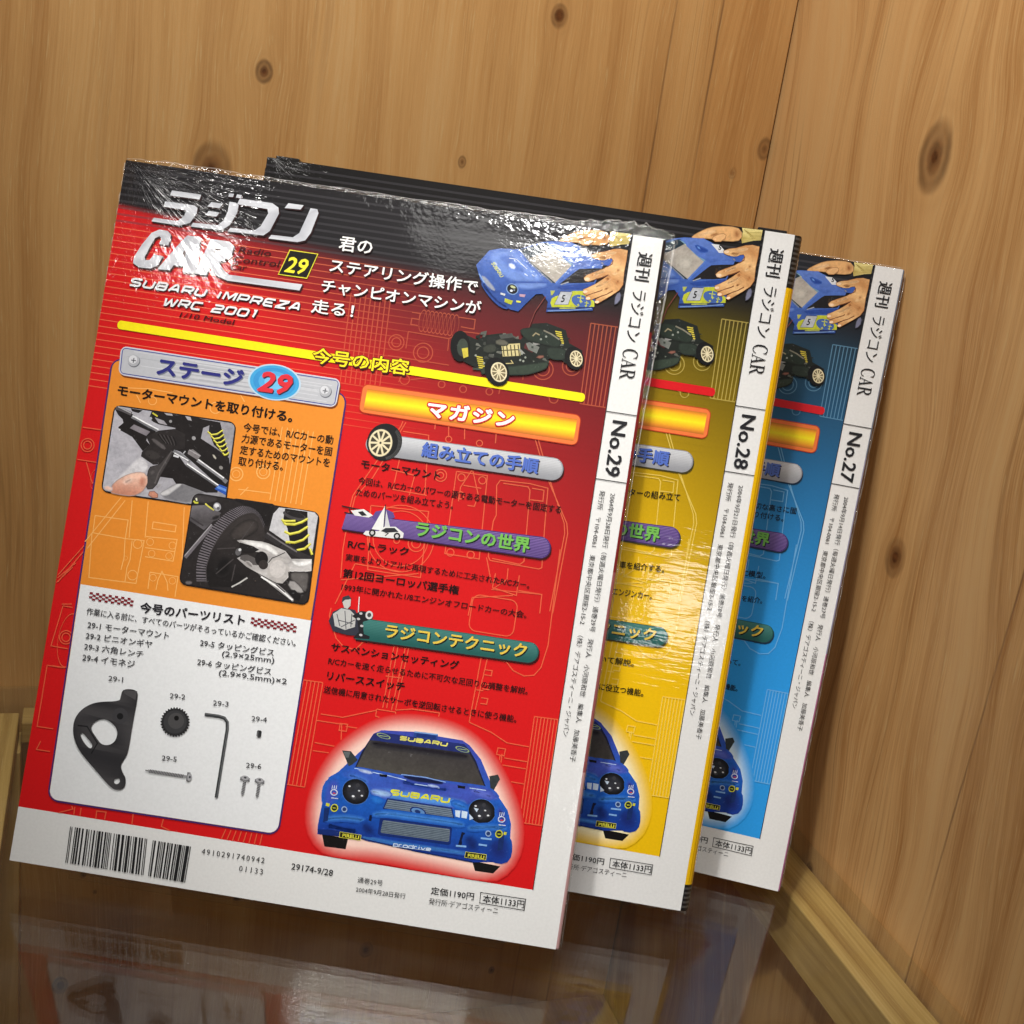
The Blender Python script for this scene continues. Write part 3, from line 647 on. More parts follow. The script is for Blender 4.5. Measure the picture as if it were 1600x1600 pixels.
    k.poly(ps((562, 326), (700, 270), (800, 216), (1004, 376), (826, 556), (604, 372)), lambda u, v: mix(lin((150, 146, 140)), lin((176, 168, 158)), .5 + .5 * math.sin(u * .8 - v * .5)))
    k.soft(ps((700, 400), (820, 330), (880, 400), (790, 480)), lin((186, 180, 170)), lin((168, 162, 152)), 2.6)
    k.poly(ps((738, 176), (792, 200), (1014, 366), (986, 392), (900, 322), (800, 226)), lin((116, 152, 176))); k.line(ps((800, 218), (930, 320)), .6, lin((206, 210, 130)))
    k.line(ps((484, 236), (590, 372), (796, 556)), .5, lin((120, 130, 150))); k.line(ps((832, 562), (1012, 376)), .7, lin((84, 120, 196)))
    # roof
    k.poly(ph((320, 298), (640, 294), (760, 380), (900, 520), (1020, 590), (1150, 640), (990, 622), (850, 622), (740, 652), (560, 560), (390, 410)), lambda u, v: mix(lin((52, 88, 176)), lin((92, 122, 196)), sstep(263, 277, v)))
    k.soft(ph((480, 376), (600, 420), (715, 470), (710, 496), (580, 506), (555, 462)), lin((34, 66, 146)), lin((64, 100, 184)), .7, 1); k.soft(ph((500, 380), (600, 424), (600, 470), (560, 455)), lin((104, 150, 226)), lin((34, 66, 146)), .6, 1)
    k.poly(ph((750, 376), (872, 392), (934, 462), (934, 512), (862, 508)), lin((222, 224, 228))); k.text('5', *ph((850, 462), (895, 468)), 1.9, BLACK, .04)
    k.poly(ph((1000, 560), (1240, 530), (1245, 580), (1170, 650), (1060, 600)), lin((58, 92, 176))); k.soft(ph((1040, 580), (1090, 590), (1120, 630), (1080, 625)), lin((170, 166, 150)), lin((58, 92, 176)), .7, 1)
    # side glass, sill, door decal
    k.poly(ph((750, 690), (900, 682), (1080, 680), (960, 880), (800, 892), (600, 892), (470, 904), (700, 722)), lin((28, 25, 26))); k.soft(ph((810, 700), (860, 700), (830, 860), (800, 850)), lin((78, 58, 44)), lin((28, 25, 26)), 1.0)
    k.poly(ph((430, 950), (590, 925), (960, 895), (940, 962), (820, 986), (620, 986), (500, 990)), B2); k.line(ph((480, 918), (595, 880)), .4, lin((160, 166, 176)))
    k.poly(ph((328, 1182), (350, 1120), (400, 1088), (660, 1010), (830, 1008), (840, 1080), (962, 1160), (960, 1240), (350, 1246)), lin((186, 192, 52)))
    st = ph((775, 1160))[0]; k.ell(st, (4.0, -.5), (.2, 2.5), lin((66, 98, 164)), 28)
    for x, y, r in ((765, 1110, 1.3), (770, 1165, .6), (850, 1185, .8), (730, 1215, .5), (840, 1225, .5)):
        c = ph((x, y))[0]; k.line([(c[0] - r, c[1]), (c[0] + r, c[1])], .35, lin((190, 196, 70))); k.line([(c[0], c[1] - r), (c[0], c[1] + r)], .35, lin((190, 196, 70)))
    pl = ph((480, 1020), (646, 1026), (582, 1206), (388, 1206)); k.poly(grow(pl, .2), lin((40, 44, 60))); k.poly(pl, lin((182, 186, 192))); k.text('5', *ph((478, 1174), (548, 1176)), 3.0, BLACK, .03, .18)
    k.poly(ph((270, 1250), (962, 1242), (940, 1262), (280, 1275)), lin((30, 44, 96))); k.line(ph((290, 1300), (600, 1292), (925, 1266)), .5, lin((110, 140, 196))); k.line(ph((460, 1262), (690, 1258)), .5, lin((170, 180, 90)))
    # nose: lamp, grille, stickers
    c = ps((412, 618))[0]; k.ell(c, (2.5, -.2), (0, 2.3), lin((120, 150, 200)), 24); k.ell(c, (2.1, -.2), (0, 1.9), BLACK, 22); k.ell((c[0] + .1, c[1] + .9), (1.1, -.2), (0, .5), lin((190, 196, 150)), 14); k.ell((c[0] - .3, c[1] - .7), (.6, 0), (0, .5), lin((225, 230, 240)), 10); k.ell((c[0] + .8, c[1] - .3), (.4, 0), (0, .4), lin((120, 130, 150)), 8)
    k.soft(ps((105, 470), (150, 500), (250, 620), (250, 650), (170, 590), (110, 520)), lin((150, 156, 170)), vg, .8, 1); k.line(ps((90, 470), (160, 590), (240, 690), (330, 770)), .5, lin((124, 160, 220))); k.line(ps((130, 560), (200, 640)), .6, lin((224, 228, 236)))
    k.soft(ps((100, 520), (180, 640), (300, 750), (400, 800), (380, 815), (280, 770), (170, 645)), lin((40, 66, 136)), vg, 1.4)
    for q, cc in ((((340, 706), (420, 730), (402, 768), (336, 742)), (188, 194, 60)), (((300, 650), (345, 664), (340, 684), (296, 668)), (206, 210, 214)), (((450, 726), (498, 734), (490, 750), (450, 744)), (206, 206, 90)), (((480, 665), (540, 670), (530, 695), (484, 690)), (186, 150, 170)), (((780, 632), (826, 632), (800, 676), (786, 676)), (170, 176, 90))): k.poly(ps(*q), lin(cc))
    # near hand
    k.soft(ph((1250, 1100), (1340, 1000), (1345, 1150), (1228, 1235), (1272, 1160)), lin((120, 122, 146)), lin((40, 34, 34)), .5, 1)
    skn = lambda u, v: mix(lin((196, 138, 84)), lin((236, 190, 132)), .5 + .5 * math.sin((v - 250) * .55 + u * .2))
    hand = ph((930, 482), (1000, 452), (1110, 440), (1250, 402), (1350, 396), (1452, 420), (1432, 560), (1398, 720), (1376, 920), (1320, 1000), (1200, 1080), (1080, 1150), (1004, 1196), (968, 1180), (985, 1132), (1060, 1092), (1050, 1085), (900, 1142), (846, 1136), (838, 1092), (960, 1042), (950, 1036), (850, 1072), (806, 1050), (806, 990), (880, 960), (1000, 900), (1160, 792), (1150, 778), (1000, 832), (880, 872), (832, 862), (815, 822), (860, 780), (960, 740), (1100, 690), (1200, 632), (1240, 560), (1220, 532), (1110, 542), (1000, 546), (940, 520))
    k.poly(grow(hand, .18), lin((110, 66, 40))); k.poly(hand, skn)
    for q in (((1170, 776), (1080, 812), (990, 838)), ((1150, 950), (1050, 1010), (955, 1040)), ((1230, 1010), (1140, 1060), (1050, 1090)), ((1240, 560), (1226, 620), (1150, 660))): k.line(ph(*q), .4, lin((120, 72, 42)))
    for q in (((880, 800), (1000, 750), (1160, 690), (1150, 710), (990, 790)), ((1180, 800), (1300, 700), (1390, 640), (1380, 700), (1250, 800)), ((900, 985), (1060, 920), (1200, 830), (1190, 860), (1040, 950)), ((1060, 475), (1200, 440), (1350, 430), (1300, 470), (1150, 490))): k.soft(ph(*q), lin((244, 206, 154)), skn, 1.2)
    for q in (((1240, 720), (1340, 640), (1380, 720), (1300, 800)), ((1250, 880), (1360, 800), (1350, 900), (1260, 960)), ((1100, 840), (1180, 790), (1210, 830), (1130, 880)), ((1060, 1000), (1180, 930), (1200, 960), (1100, 1030)), ((1000, 520), (1180, 510), (1190, 530), (1010, 538))): k.soft(ph(*q), lin((184, 122, 72)), skn, 1.6)
    for q, r in (((975, 492), 1.0), ((862, 838), 1.1), ((832, 1020), .9), ((872, 1118), .9), ((1000, 1170), .8)): k.ell(ph(q)[0], (r, .25), (-.15, r * .6), lin((246, 214, 178)), 14)
    k.soft(ph((910, 760), (960, 750), (960, 800), (920, 810)), lin((206, 130, 84)), skn, .8)
    # thumb of the far hand lies over the roof
    k.soft(ph((742, 300), (770, 272), (860, 236), (940, 216), (975, 250), (960, 300), (890, 352), (800, 354)), lin((230, 180, 124)), lin((150, 100, 62)), .5, 1); k.soft(ph((760, 300), (810, 280), (850, 320), (800, 340)), lin((246, 214, 176)), lin((230, 180, 124)), .8)
    # chassis below the shell
    pz = lambda *q: P('2', *q)
    CH = lin((30, 35, 31)); CH2 = lin((60, 68, 60)); RIM = lin((226, 214, 176)); RD = lin((120, 108, 80))
    k.poly(pz((650, 880), (660, 830), (700, 810), (760, 835), (800, 815), (860, 808), (940, 835), (972, 800), (990, 768), (1050, 765), (1130, 795), (1145, 850), (1200, 880), (1192, 945), (1150, 945), (1085, 905), (1000, 945), (900, 962), (800, 965), (740, 945), (690, 920)), CH)
    k.line(pz((975, 785), (1000, 720), (1045, 655)), .35, lin((120, 60, 56)))
    k.line(pz((740, 955), (900, 968), (1060, 925)), .9, CH2)
    rnd = random.Random(4)
    for i in range(46):
        x = rnd.uniform(670, 1150); y = 845 + (x - 700) * .04 + rnd.uniform(-45, 55)
        if y > 790: k.poly(pz((x, y), (x + rnd.uniform(8, 26), y + rnd.uniform(-6, 6)), (x + rnd.uniform(6, 24), y + rnd.uniform(6, 18)), (x - 3, y + rnd.uniform(4, 12))), mix(CH, lin((110, 112, 104)), rnd.random() ** 2))
    k.poly(pz((800, 825), (905, 815), (918, 835), (870, 855), (800, 860)), lin((36, 38, 36))); k.poly(pz((850, 815), (905, 808), (912, 825), (858, 832)), lin((74, 76, 72)))
    k.poly(pz((860, 855), (938, 850), (940, 902), (866, 905)), lin((206, 194, 140)))
    for i in range(5): k.line(pz((866 + i * 16, 856), (872 + i * 16, 903)), .45, lin((80, 74, 50)))
    k.line(pz((862, 880), (938, 876)), .4, lin((80, 74, 50)))
    k.poly(pz((985, 830), (1030, 825), (1038, 850), (996, 860)), lin((150, 150, 146))); k.poly(pz((960, 850), (1000, 870), (990, 890), (955, 870)), lin((88, 40, 40)))
    for c, n_ in (((770, 905), 6), ((1100, 800), 6)):
        for i in range(n_): k.line(pz((c[0] - 14 + i * 2, c[1] + i * 9), (c[0] + 12 + i * 2, c[1] + 5 + i * 9)), .5, lin((206, 190, 70)))
    k.ell(F['2']((688, 862)), (4.0, 0), (-.6, 6.2), lin((18, 18, 18)), 26); k.ell(F['2']((698, 868)), (2.2, 0), (-.3, 3.6), CH2, 20); k.poly(pz((694, 872), (720, 868), (722, 905), (702, 912)), lin((206, 190, 70)))
    GD = lin((58, 68, 56))
    for q, cc in ((((330, 1372), (700, 1330), (770, 1306), (745, 1380), (560, 1436), (340, 1440)), (54, 66, 55)), (((236, 1110), (300, 1094), (376, 1128), (380, 1160), (250, 1150)), (98, 96, 84)), (((120, 1170), (250, 1140), (262, 1220), (130, 1230)), (58, 62, 54)), (((480, 1010), (640, 990), (830, 1060), (900, 1130), (860, 1180), (700, 1140), (560, 1110)), (40, 50, 42)), (((740, 1180), (920, 1190), (960, 1250), (900, 1300), (760, 1280)), (46, 56, 48)), (((100, 1380), (180, 1370), (170, 1440), (110, 1450)), (50, 58, 50)), (((620, 1270), (720, 1250), (735, 1270), (680, 1296)), (140, 92, 78)), (((600, 1290), (650, 1310), (610, 1335)), (128, 138, 124))): k.soft(ps(*q), lin(cc), CH, .8, 1)
    for q, cc in ((((545, 1140), (580, 1128), (676, 1176), (650, 1236), (570, 1200)), (120, 124, 118)), (((470, 1190), (500, 1200), (540, 1240), (500, 1236)), (150, 152, 146))): k.poly(ps(*q), lin(cc))
    k.soft(ps((590, 1150), (635, 1165), (620, 1200), (585, 1190)), lin((56, 62, 56)), lin((120, 124, 118)), .5, 1); k.line(ps((610, 1070), (640, 1040), (678, 1060)), .5, lin((150, 140, 110))); k.line(ps((715, 1015), (790, 1050), (870, 1104)), .6, lin((130, 126, 110))); k.line(ps((300, 1310), (330, 1335), (420, 1330), (400, 1300)), .4, lin((186, 172, 120)))
    for q in ((505, 1240), (540, 1275), (490, 1300), (60, 1255), (140, 1330), (690, 1100), (740, 1075), (520, 1310)): k.ell(ps(q)[0], (.45, 0), (0, .45), lin((150, 156, 146)), 10)
    def wheel(c, rx, ry, k=k):
        k.ell(F['2'](c), (rx, 0), (-ry * .18, ry), lin((20, 20, 20)), 30); cc = F['2']((c[0] + 8, c[1] + 2))
        k.ell(cc, (rx * .66, 0), (-ry * .1, ry * .70), RIM, 26); k.ell(cc, (rx * .55, 0), (-ry * .08, ry * .59), RD, 24)
        for i in range(10):
            t = math.pi * 2 * i / 10; k.line([cc, (cc[0] + rx * .6 * math.cos(t) - ry * .08 * math.sin(t), cc[1] + ry * .63 * math.sin(t))], .42, RIM)
        k.ell(cc, (rx * .14, 0), (0, ry * .14), RIM, 12)
    wheel((842, 968), 5.0, 5.6); wheel((1166, 912), 3.9, 4.6)
    o = k.obj('shell_picture', cover, M_PHOTO[no]); o['label'] = 'printed picture of two hands lifting the blue car shell off its black chassis'

    # ---- magazine column: gold heading and three pill headings
    k = Ink(top)
    g0 = rrect(*P('4', (212, 136), (1304, 293), (1284, 440), (190, 272)), 2.2)
    k.poly(grow(g0, .35), lin((190, 60, 30))); k.poly(g0, lin((238, 122, 62)))
    q = P('4', (232, 158), (1286, 310), (1268, 420), (212, 262)); n = 12; pts = []; cs = []
    ks_ = [0, .1, .2, .35, .5, .65, .8, .9, 1.0]; cc_ = [(196, 120, 40), (236, 150, 40), (246, 190, 36), (250, 214, 30), (252, 232, 36), (246, 204, 36), (238, 168, 40), (222, 134, 44), (186, 110, 40)]
    TLq, TRq, BRq, BLq = [np.array(x) for x in q]
    for i, t in enumerate(ks_):
        a = TLq + (BLq - TLq) * t; b = TRq + (BRq - TRq) * t; pts += [tuple(a), tuple(b)]; cs += [lin(cc_[i])] * 2
    base = len(k.v); k.add(pts, [[2 * i, 2 * i + 2, 2 * i + 3, 2 * i + 1] for i in range(len(ks_) - 1)], (0, 0, 0))
    for i, c in enumerate(cs): k.c[base + i] = c
    def pill(tl, tr, br, bl, z, c0, c1, stripes=None, left_round=True):
        a = P(z, tl, tr, br, bl); hgt = math.dist(a[1], a[2]); sh = [(u + .5, v - .6) for u, v in a]
        k.poly(rrect(*sh, hgt * .48, 7, (left_round, 1, 1, left_round)), lin((60, 18, 20) if no == 29 else (70, 64, 30) if no == 28 else (28, 50, 74)))
        k.poly(rrect(*a, hgt * .48, 7, (left_round, 1, 1, left_round)), c0)
        A_ = [np.array(x) for x in a]; m_ = 14
        for i in range(1, m_):
            t = i / m_; ins = hgt * .5 * (1 - math.sqrt(max(0, 1 - (2 * t - 1) ** 2)))
            p0 = A_[0] + (A_[3] - A_[0]) * t; p1 = A_[1] + (A_[2] - A_[1]) * t; d = (p1 - p0) / np.linalg.norm(p1 - p0)
            p1 = p1 - d * (ins + .5); p0 = p0 + d * ((ins + .5) if left_round else 0)
            k.line([tuple(p0), tuple(p1)], hgt / m_ * (.55 if stripes else .9), mix(c0, c1, (.5 + .5 * math.cos(t * math.pi)) if not stripes else (.9 - .5 * t)))
    pill((235, 372), (1225, 510), (1208, 622), (215, 478), '4', lin((150, 152, 158)), lin((206, 208, 212)))
    # tyre at the head of the silver pill
    c = F['4']((318, 424)); k.ell(c, (7.0, -.6), (.8, 7.5), lin((30, 30, 31)), 36)
    for i in range(26):
        t = -.9 + i * .085 - .4; k.line([(c[0] + 5.4 * math.cos(t), c[1] + 6 * math.sin(t)), (c[0] + 6.8 * math.cos(t + .05), c[1] + 7.2 * math.sin(t + .05))], .32, lin((74, 74, 74)))
    c = F['4']((298, 428)); k.ell(c, (5.1, -.4), (.4, 5.9), lin((46, 46, 46)), 32); k.ell(c, (4.7, -.4), (.4, 5.5), RIM, 32); k.ell(c, (4.0, -.3), (.3, 4.7), lin((70, 64, 52)), 30)
    for i in range(10):
        t = math.pi * 2 * i / 10 + .1; k.line([c, (c[0] + 4.4 * math.cos(t), c[1] + 5.1 * math.sin(t))], .8, RIM)
    k.ell(c, (1.1, 0), (0, 1.2), RIM, 14); k.ell(c, (.45, 0), (0, .5), lin((60, 56, 48)), 10)
    a, b = P('4', (500, 497), (1088, 585))
    k.text('組み立ての手順', a, b, 6.3, lin((50, 50, 66)), .035, 0, 1, .45, -.45); k.text('組み立ての手順', a, b, 6.3, lin((84, 112, 196)), .035)
    pill((128, 778), (1160, 903), (1148, 1012), (104, 858), '4', lin((70, 48, 112)), lin((140, 116, 178)), True, False)
    k.poly(P('4', (255, 800), (275, 770), (330, 760), (362, 775), (372, 800), (330, 815), (270, 815)), lin((96, 76, 140)))
    if full:                                       # biplane, sailing boat and saloon car
        for q in (((105, 742), (240, 770)), ((118, 775), (250, 798)), ((140, 748), (150, 780)), ((225, 768), (232, 795))): k.line(P('4', *q), .5, lin((30, 28, 34)))
        k.poly(P('4', (150, 765), (215, 758), (262, 790), (240, 800), (170, 790)), lin((228, 228, 226))); k.poly(P('4', (185, 772), (210, 768), (232, 790), (205, 792)), lin((40, 40, 44)))
        k.poly(P('4', (255, 858), (322, 742), (312, 865)), lin((232, 232, 230))); k.poly(P('4', (328, 765), (352, 868), (318, 868)), lin((206, 206, 208))); k.line(P('4', (324, 735), (314, 880)), .3, lin((40, 40, 40)))
        k.poly(P('4', (213, 882), (225, 866), (290, 868), (318, 846), (375, 846), (416, 878), (412, 902), (370, 905), (230, 890)), lin((224, 224, 222)))
        k.poly(P('4', (300, 868), (325, 852), (370, 852), (390, 872), (330, 876)), lin((46, 46, 50))); k.text('7', *P('4', (318, 892), (340, 895)), 1.4, BLACK, .03)
        for cx in ((258, 876), (382, 893)): k.ell(F['4'](cx), (1.35, 0), (0, 1.45), lin((40, 40, 40)), 16); k.ell(F['4'](cx), (.7, 0), (0, .75), lin((200, 200, 200)), 12)
    a, b = P('4', (470, 893), (1045, 980))
    k.text('ラジコンの世界', a, b, 6.3, lin((34, 40, 44)), .035, 0, 1, .45, -.45); k.text('ラジコンの世界', a, b, 6.3, lin((116, 186, 84)), .035)
    pill((320, 338), (1232, 470), (1212, 572), (300, 445), '6', lin((34, 92, 88)), lin((70, 128, 122)), None, False)
    if full:                                       # young man with a pistol grip transmitter
        k.poly(P('6', (168, 355), (190, 310), (235, 288), (300, 300), (330, 350), (325, 430), (260, 425), (190, 405)), lin((52, 54, 66)))
        k.poly(P('6', (238, 262), (244, 238), (270, 232), (280, 250), (278, 280), (262, 296), (246, 288)), lin((196, 194, 190))); k.poly(P('6', (234, 264), (238, 236), (268, 226), (284, 244), (270, 248), (250, 250)), lin((58, 60, 66)))
        k.poly(P('6', (190, 320), (232, 292), (275, 300), (305, 330), (300, 385), (250, 400), (200, 380)), lin((190, 190, 188)))
        for q in (((210, 320), (225, 380)), ((250, 305), (256, 395)), ((285, 320), (280, 385)), ((215, 350), (290, 370)), ((230, 385), (300, 350))): k.line(P('6', *q), .35, lin((84, 86, 92)))
        k.line(P('6', (322, 235), (316, 330)), .35, lin((226, 226, 226)))
        k.poly(P('6', (285, 330), (330, 305), (385, 312), (388, 345), (340, 360), (345, 420), (375, 432), (372, 446), (290, 440), (320, 410), (312, 350)), lin((34, 34, 38)))
        k.ell(F['6']((372, 326)), (1.5, 0), (0, 1.7), lin((206, 206, 206)), 16); k.ell(F['6']((372, 326)), (.8, 0), (0, .9), lin((70, 70, 70)), 12)
        for q in ((330, 318), (318, 345), (335, 380), (330, 425)): k.ell(F['6'](q), (.7, 0), (0, .5), lin((190, 190, 192)), 8)
    a, b = P('6', (447, 438), (1158, 543))
    k.text('ラジコンテクニック', a, b, 5.6, lin((24, 34, 34)), .03, 0, 1, .45, -.45); k.text('ラジコンテクニック', a, b, 5.6, lin((228, 196, 76)), .03)
    if full:
        a, b = P('4', (528, 298), (966, 356))
        k.text('マガジン', a, b, 6.6, lin((204, 30, 40)), .05, 0, 1.15, 0, 0, .075); k.text('マガジン', a, b, 6.6, lin((250, 246, 240)), .05, 0, 1.15)
    o = k.obj('contents_headings', cover, mat)

    # ---- running text of the column
    k = Ink(top); TX = lin((52, 12, 14)) if no == 29 else lin((40, 34, 14)) if no == 28 else lin((18, 34, 52)); TB = lin((34, 10, 12))
    if full:
        for qi, (z, s_, a, b, h, w, c) in enumerate((
            ('4', 'モーターマウント', (198, 552), (595, 614), 3.5, .03, TB), ('4', '今回は、R/Cカーのパワーの源である電動モーターを固定する', (185, 634), (1205, 782), 3.1, .018, TX), ('4', 'ためのパーツを組み立てよう。', (175, 690), (662, 760), 3.1, .018, TX),
            ('4', 'R/Cトラック', (133, 952), (438, 992), 3.4, .03, TB), ('4', '実車をよりリアルに再現するために工夫されたR/Cカー。', (122, 1014), (1046, 1158), 2.9, .018, TX),
            ('4', '第12回ヨーロッパ選手権', (108, 1098), (690, 1186), 3.7, .03, TB), ('6', '1993年に開かれた1/8エンジンオフロードカーの大会。', (230, 202), (1160, 345), 2.9, .018, TX),
            ('6', 'サスペンションセッティング', (178, 505), (820, 600), 3.5, .03, TB), ('6', 'R/Cカーを速く走らせるために不可欠な足回りの調整を解説。', (165, 570), (1167, 726), 2.9, .018, TX),
            ('6', 'リバーススイッチ', (158, 648), (548, 706), 3.6, .03, TB), ('6', '送信機に用意されたサーボを逆回転させるときに使う機能。', (142, 713), (1110, 866), 3.0, .018, TX))):
            if qi in (3, 7): k.obj('text_block', cover, mat); k = Ink(top)
            a, b = P(z, a, b); k.text(s_, a, b, h, c, w)
    elif no == 28:
        for z, s_, a, b, h in (('a', 'ターの組み立て', (362, 392), (597, 418), 3.1), ('a', '車を紹介する。', (318, 728), (525, 752), 3.1), ('a', 'エンジンカー。', (284, 852), (468, 876), 3.0), ('b', 'いて解説。', (322, 112), (500, 136), 3.1), ('b', 'に役立つ機能。', (318, 256), (550, 292), 3.1)):
            k.text(s_, F28[z](a), F28[z](b), h, TX, .018)
            if s_ != 'に役立つ機能。': k.obj('text_block', cover, mat); k = Ink(top)
    else:
        for z, s_, a, b, h in (('a', '適切な高さに固', (912, 454), (1137, 483), 3.0), ('a', '取り付ける。', (905, 492), (1078, 518), 3.0), ('a', 'RC模型。', (872, 766), (995, 783), 3.0), ('a', 'を紹介。', (885, 886), (980, 898), 2.9), ('b', '使って。', (948, 118), (1055, 135), 2.9), ('b', 'る機能。', (946, 250), (1040, 268), 2.9)):
            k.text(s_, F27[z](a), F27[z](b), h, TX, .018)
            if s_ not in ('適切な高さに固', 'る機能。'): k.obj('text_block', cover, mat); k = Ink(top)
    k.obj('text_block', cover, mat)

    # ---- big picture of the finished car with its glow
    k = Ink(top); pz = lambda *q: P('7', *q)
    out = [(440, 205), (480, 188), (636, 196), (640, 194), (752, 208), (752, 218), (870, 238), (905, 262), (960, 330), (998, 420), (1015, 470), (1060, 530), (1090, 575), (1106, 640), (1100, 740), (1086, 822), (1052, 850), (1020, 874), (932, 862), (920, 822), (650, 770), (380, 708), (318, 712), (308, 756), (206, 742), (194, 690), (172, 684), (174, 640), (202, 500), (226, 412), (270, 388), (320, 362), (292, 286), (330, 288), (366, 330), (400, 268)]
    if True:
        o0 = dense(pz(*out), 3.0)
        glowc = pal['glow']
        rings = [(0, 1.0), (1.0, .98), (2.2, .75), (3.8, .42), (5.6, .15), (7.5, 0.0)]
        # smooth outline by averaging before growing so that the glow stays round
        sm = np.array(o0)
        for _ in range(14): sm = (np.roll(sm, 1, 0) + sm * 2 + np.roll(sm, -1, 0)) / 4
        rs = [list(map(tuple, sm)) if kk == 0 else grow(list(map(tuple, sm)), kk) for kk, _ in rings]
        n = len(sm); pts = [p for r in rs for p in r]
        k.poly(rs[0], glowc); al = [a for _, a in rings for _ in range(n)]; base = len(k.v)
        pts = [(min(max(u, .5), FIELD_R - .2), max(v, RED_B + .3)) for u, v in pts]
        k.add(pts, [[r * n + i, (r + 1) * n + i, (r + 1) * n + (i + 1) % n, r * n + (i + 1) % n] for r in range(len(rings) - 1) for i in range(n)], WHITE)
        for i, a in enumerate(al): k.c[base + i] = mix(bg(*pts[i]), glowc, a)
        k.obj('picture_glow', cover, mat); z_ = k.z; k = Ink(z_)
    C1 = lin((44, 96, 190)); C2 = lin((24, 70, 160)); C3 = lin((70, 128, 214)); C4 = lin((20, 44, 112)); YL = lin((222, 216, 70))
    y0 = F29['7']((600, 780))[1]; y1 = F29['7']((600, 190))[1]
    ym = F29['7']((640, 520))[1]
    def bodyc(u, v):                               # metallic blue: violet on the shoulders, bright across the nose, deep at the sill
        return mix(mix(lin((22, 54, 146)), lin((26, 96, 196)), sstep(y0, ym, v)), lin((62, 76, 176)), sstep(ym - 4, y1, v))
    k.poly(pz((194, 684), (320, 706), (308, 757), (206, 743)), lin((20, 18, 18))); k.poly(pz((918, 815), (1054, 842), (1020, 876), (932, 863)), lin((20, 18, 18)))
    k.poly(pz(*[p for p in out if p not in ((318, 712), (308, 756), (206, 742), (194, 690), (1020, 874), (932, 862), (320, 362), (292, 286), (330, 288), (366, 330), (1052, 850))]), bodyc)
    for q in (((290, 284), (332, 288), (352, 312), (366, 330), (340, 352), (322, 360)), ((1000, 410), (1042, 402), (1052, 424), (1020, 482), (1006, 470))): k.poly(pz(*q), lin((54, 60, 62)))
    k.poly(pz((296, 290), (330, 292), (320, 320), (308, 318)), lin((98, 104, 106)))
    k.poly(pz((636, 196), (640, 194), (752, 209), (748, 236), (634, 222)), lin((40, 72, 150))); k.poly(pz((650, 204), (742, 216), (740, 232), (648, 220)), lin((26, 52, 122))); k.line(pz((638, 196), (752, 210)), .5, lin((130, 170, 226)))
    k.poly(pz((440, 208), (470, 200), (880, 258), (905, 285), (935, 335), (985, 464), (800, 440), (560, 408), (352, 366), (384, 292)), lin((30, 34, 60)))
    gt = F29['7']((600, 240))[1]; gb = F29['7']((600, 420))[1]
    k.poly(pz((424, 236), (660, 268), (905, 304), (930, 345), (976, 458), (800, 434), (560, 402), (360, 362), (394, 294)), lambda u, v: mix(mix(lin((104, 102, 94)), lin((70, 66, 62)), sstep(100, 150, u)), lin((58, 54, 58)), sstep(gb, gt, v) * .8))
    k.soft(pz((430, 236), (900, 302), (912, 328), (660, 292), (420, 258)), lin((30, 26, 36)), lin((60, 58, 60)), 2.0)

    k.poly(pz((445, 203), (480, 198), (880, 256), (908, 302), (424, 234)), lin((36, 48, 112)))
    sporty(k, 'SUBARU', *pz((568, 236), (796, 268)), 1.8, .55, lin((226, 220, 110)), .15, .35)
    for c in ((490, 216), (870, 281)): k.ell(F29['7'](c), (2.9, -.42), (.1, .95), lin((150, 170, 120)), 22, .78); k.line(pz((c[0] - 20, c[1] - 3), (c[0] + 20, c[1] + 3)), .3, lin((150, 170, 120)))
    # bonnet
    bon = lambda u, v: mix(lin((46, 100, 200)), lin((66, 84, 184)), sstep(105, 165, u))
    k.soft(pz((352, 368), (560, 410), (985, 466), (1015, 472), (1060, 532), (1030, 520), (960, 515), (900, 545), (830, 555), (500, 512), (430, 480), (405, 440), (350, 420), (270, 400)), bon, bodyc, 1.6)
    k.soft(pz((430, 472), (520, 474), (840, 522), (905, 540), (825, 554), (500, 510)), lin((84, 150, 228)), bon, 2.2)
    k.soft(pz((300, 400), (345, 395), (420, 425), (430, 450), (380, 430)), lin((70, 122, 214)), bon, 2.0)
    k.soft(pz((900, 470), (985, 480), (1030, 520), (960, 508)), lin((96, 112, 206)), bon, 2.0)
    k.soft(pz((560, 425), (700, 450), (820, 470), (800, 485), (640, 465)), lin((34, 66, 158)), bon, 2.4)
    k.soft(pz((575, 402), (690, 416), (788, 440), (775, 450), (650, 436), (590, 418)), lin((18, 26, 62)), bon, .8, 1); k.line(pz((575, 400), (690, 414), (790, 438)), .35, lin((130, 168, 228)))
    for q in (((350, 370), (400, 376), (432, 386)), ((640, 446), (720, 458), (760, 466)), ((905, 466), (985, 478)), ((370, 374), (520, 407), (600, 428))): k.line(pz(*q), .3, lin((190, 216, 248)))
    k.soft(pz((355, 372), (430, 384), (445, 398), (400, 392)), lin((206, 224, 250)), bon, 1.0, 1); k.soft(pz((700, 446), (765, 458), (750, 464), (700, 456)), lin((190, 212, 246)), bon, .8, 1)
    for c in ((488, 406), (865, 462)): k.poly(pz((c[0] - 18, c[1] - 10), (c[0] + 20, c[1] - 4), (c[0] + 18, c[1] + 8), (c[0] - 16, c[1] + 3)), lin((18, 20, 30)))
    sporty(k, 'SUBARU', *pz((524, 499), (806, 540)), 2.5, .72, lin((222, 220, 60)), .12, .35)
    k.soft(P('c', (425, 515), (560, 530), (640, 560), (560, 575), (450, 545)), lin((170, 206, 246)), bon, 1.8); k.soft(P('c', (1060, 600), (1200, 640), (1230, 680), (1110, 660)), lin((60, 130, 220)), bodyc, 2.0)
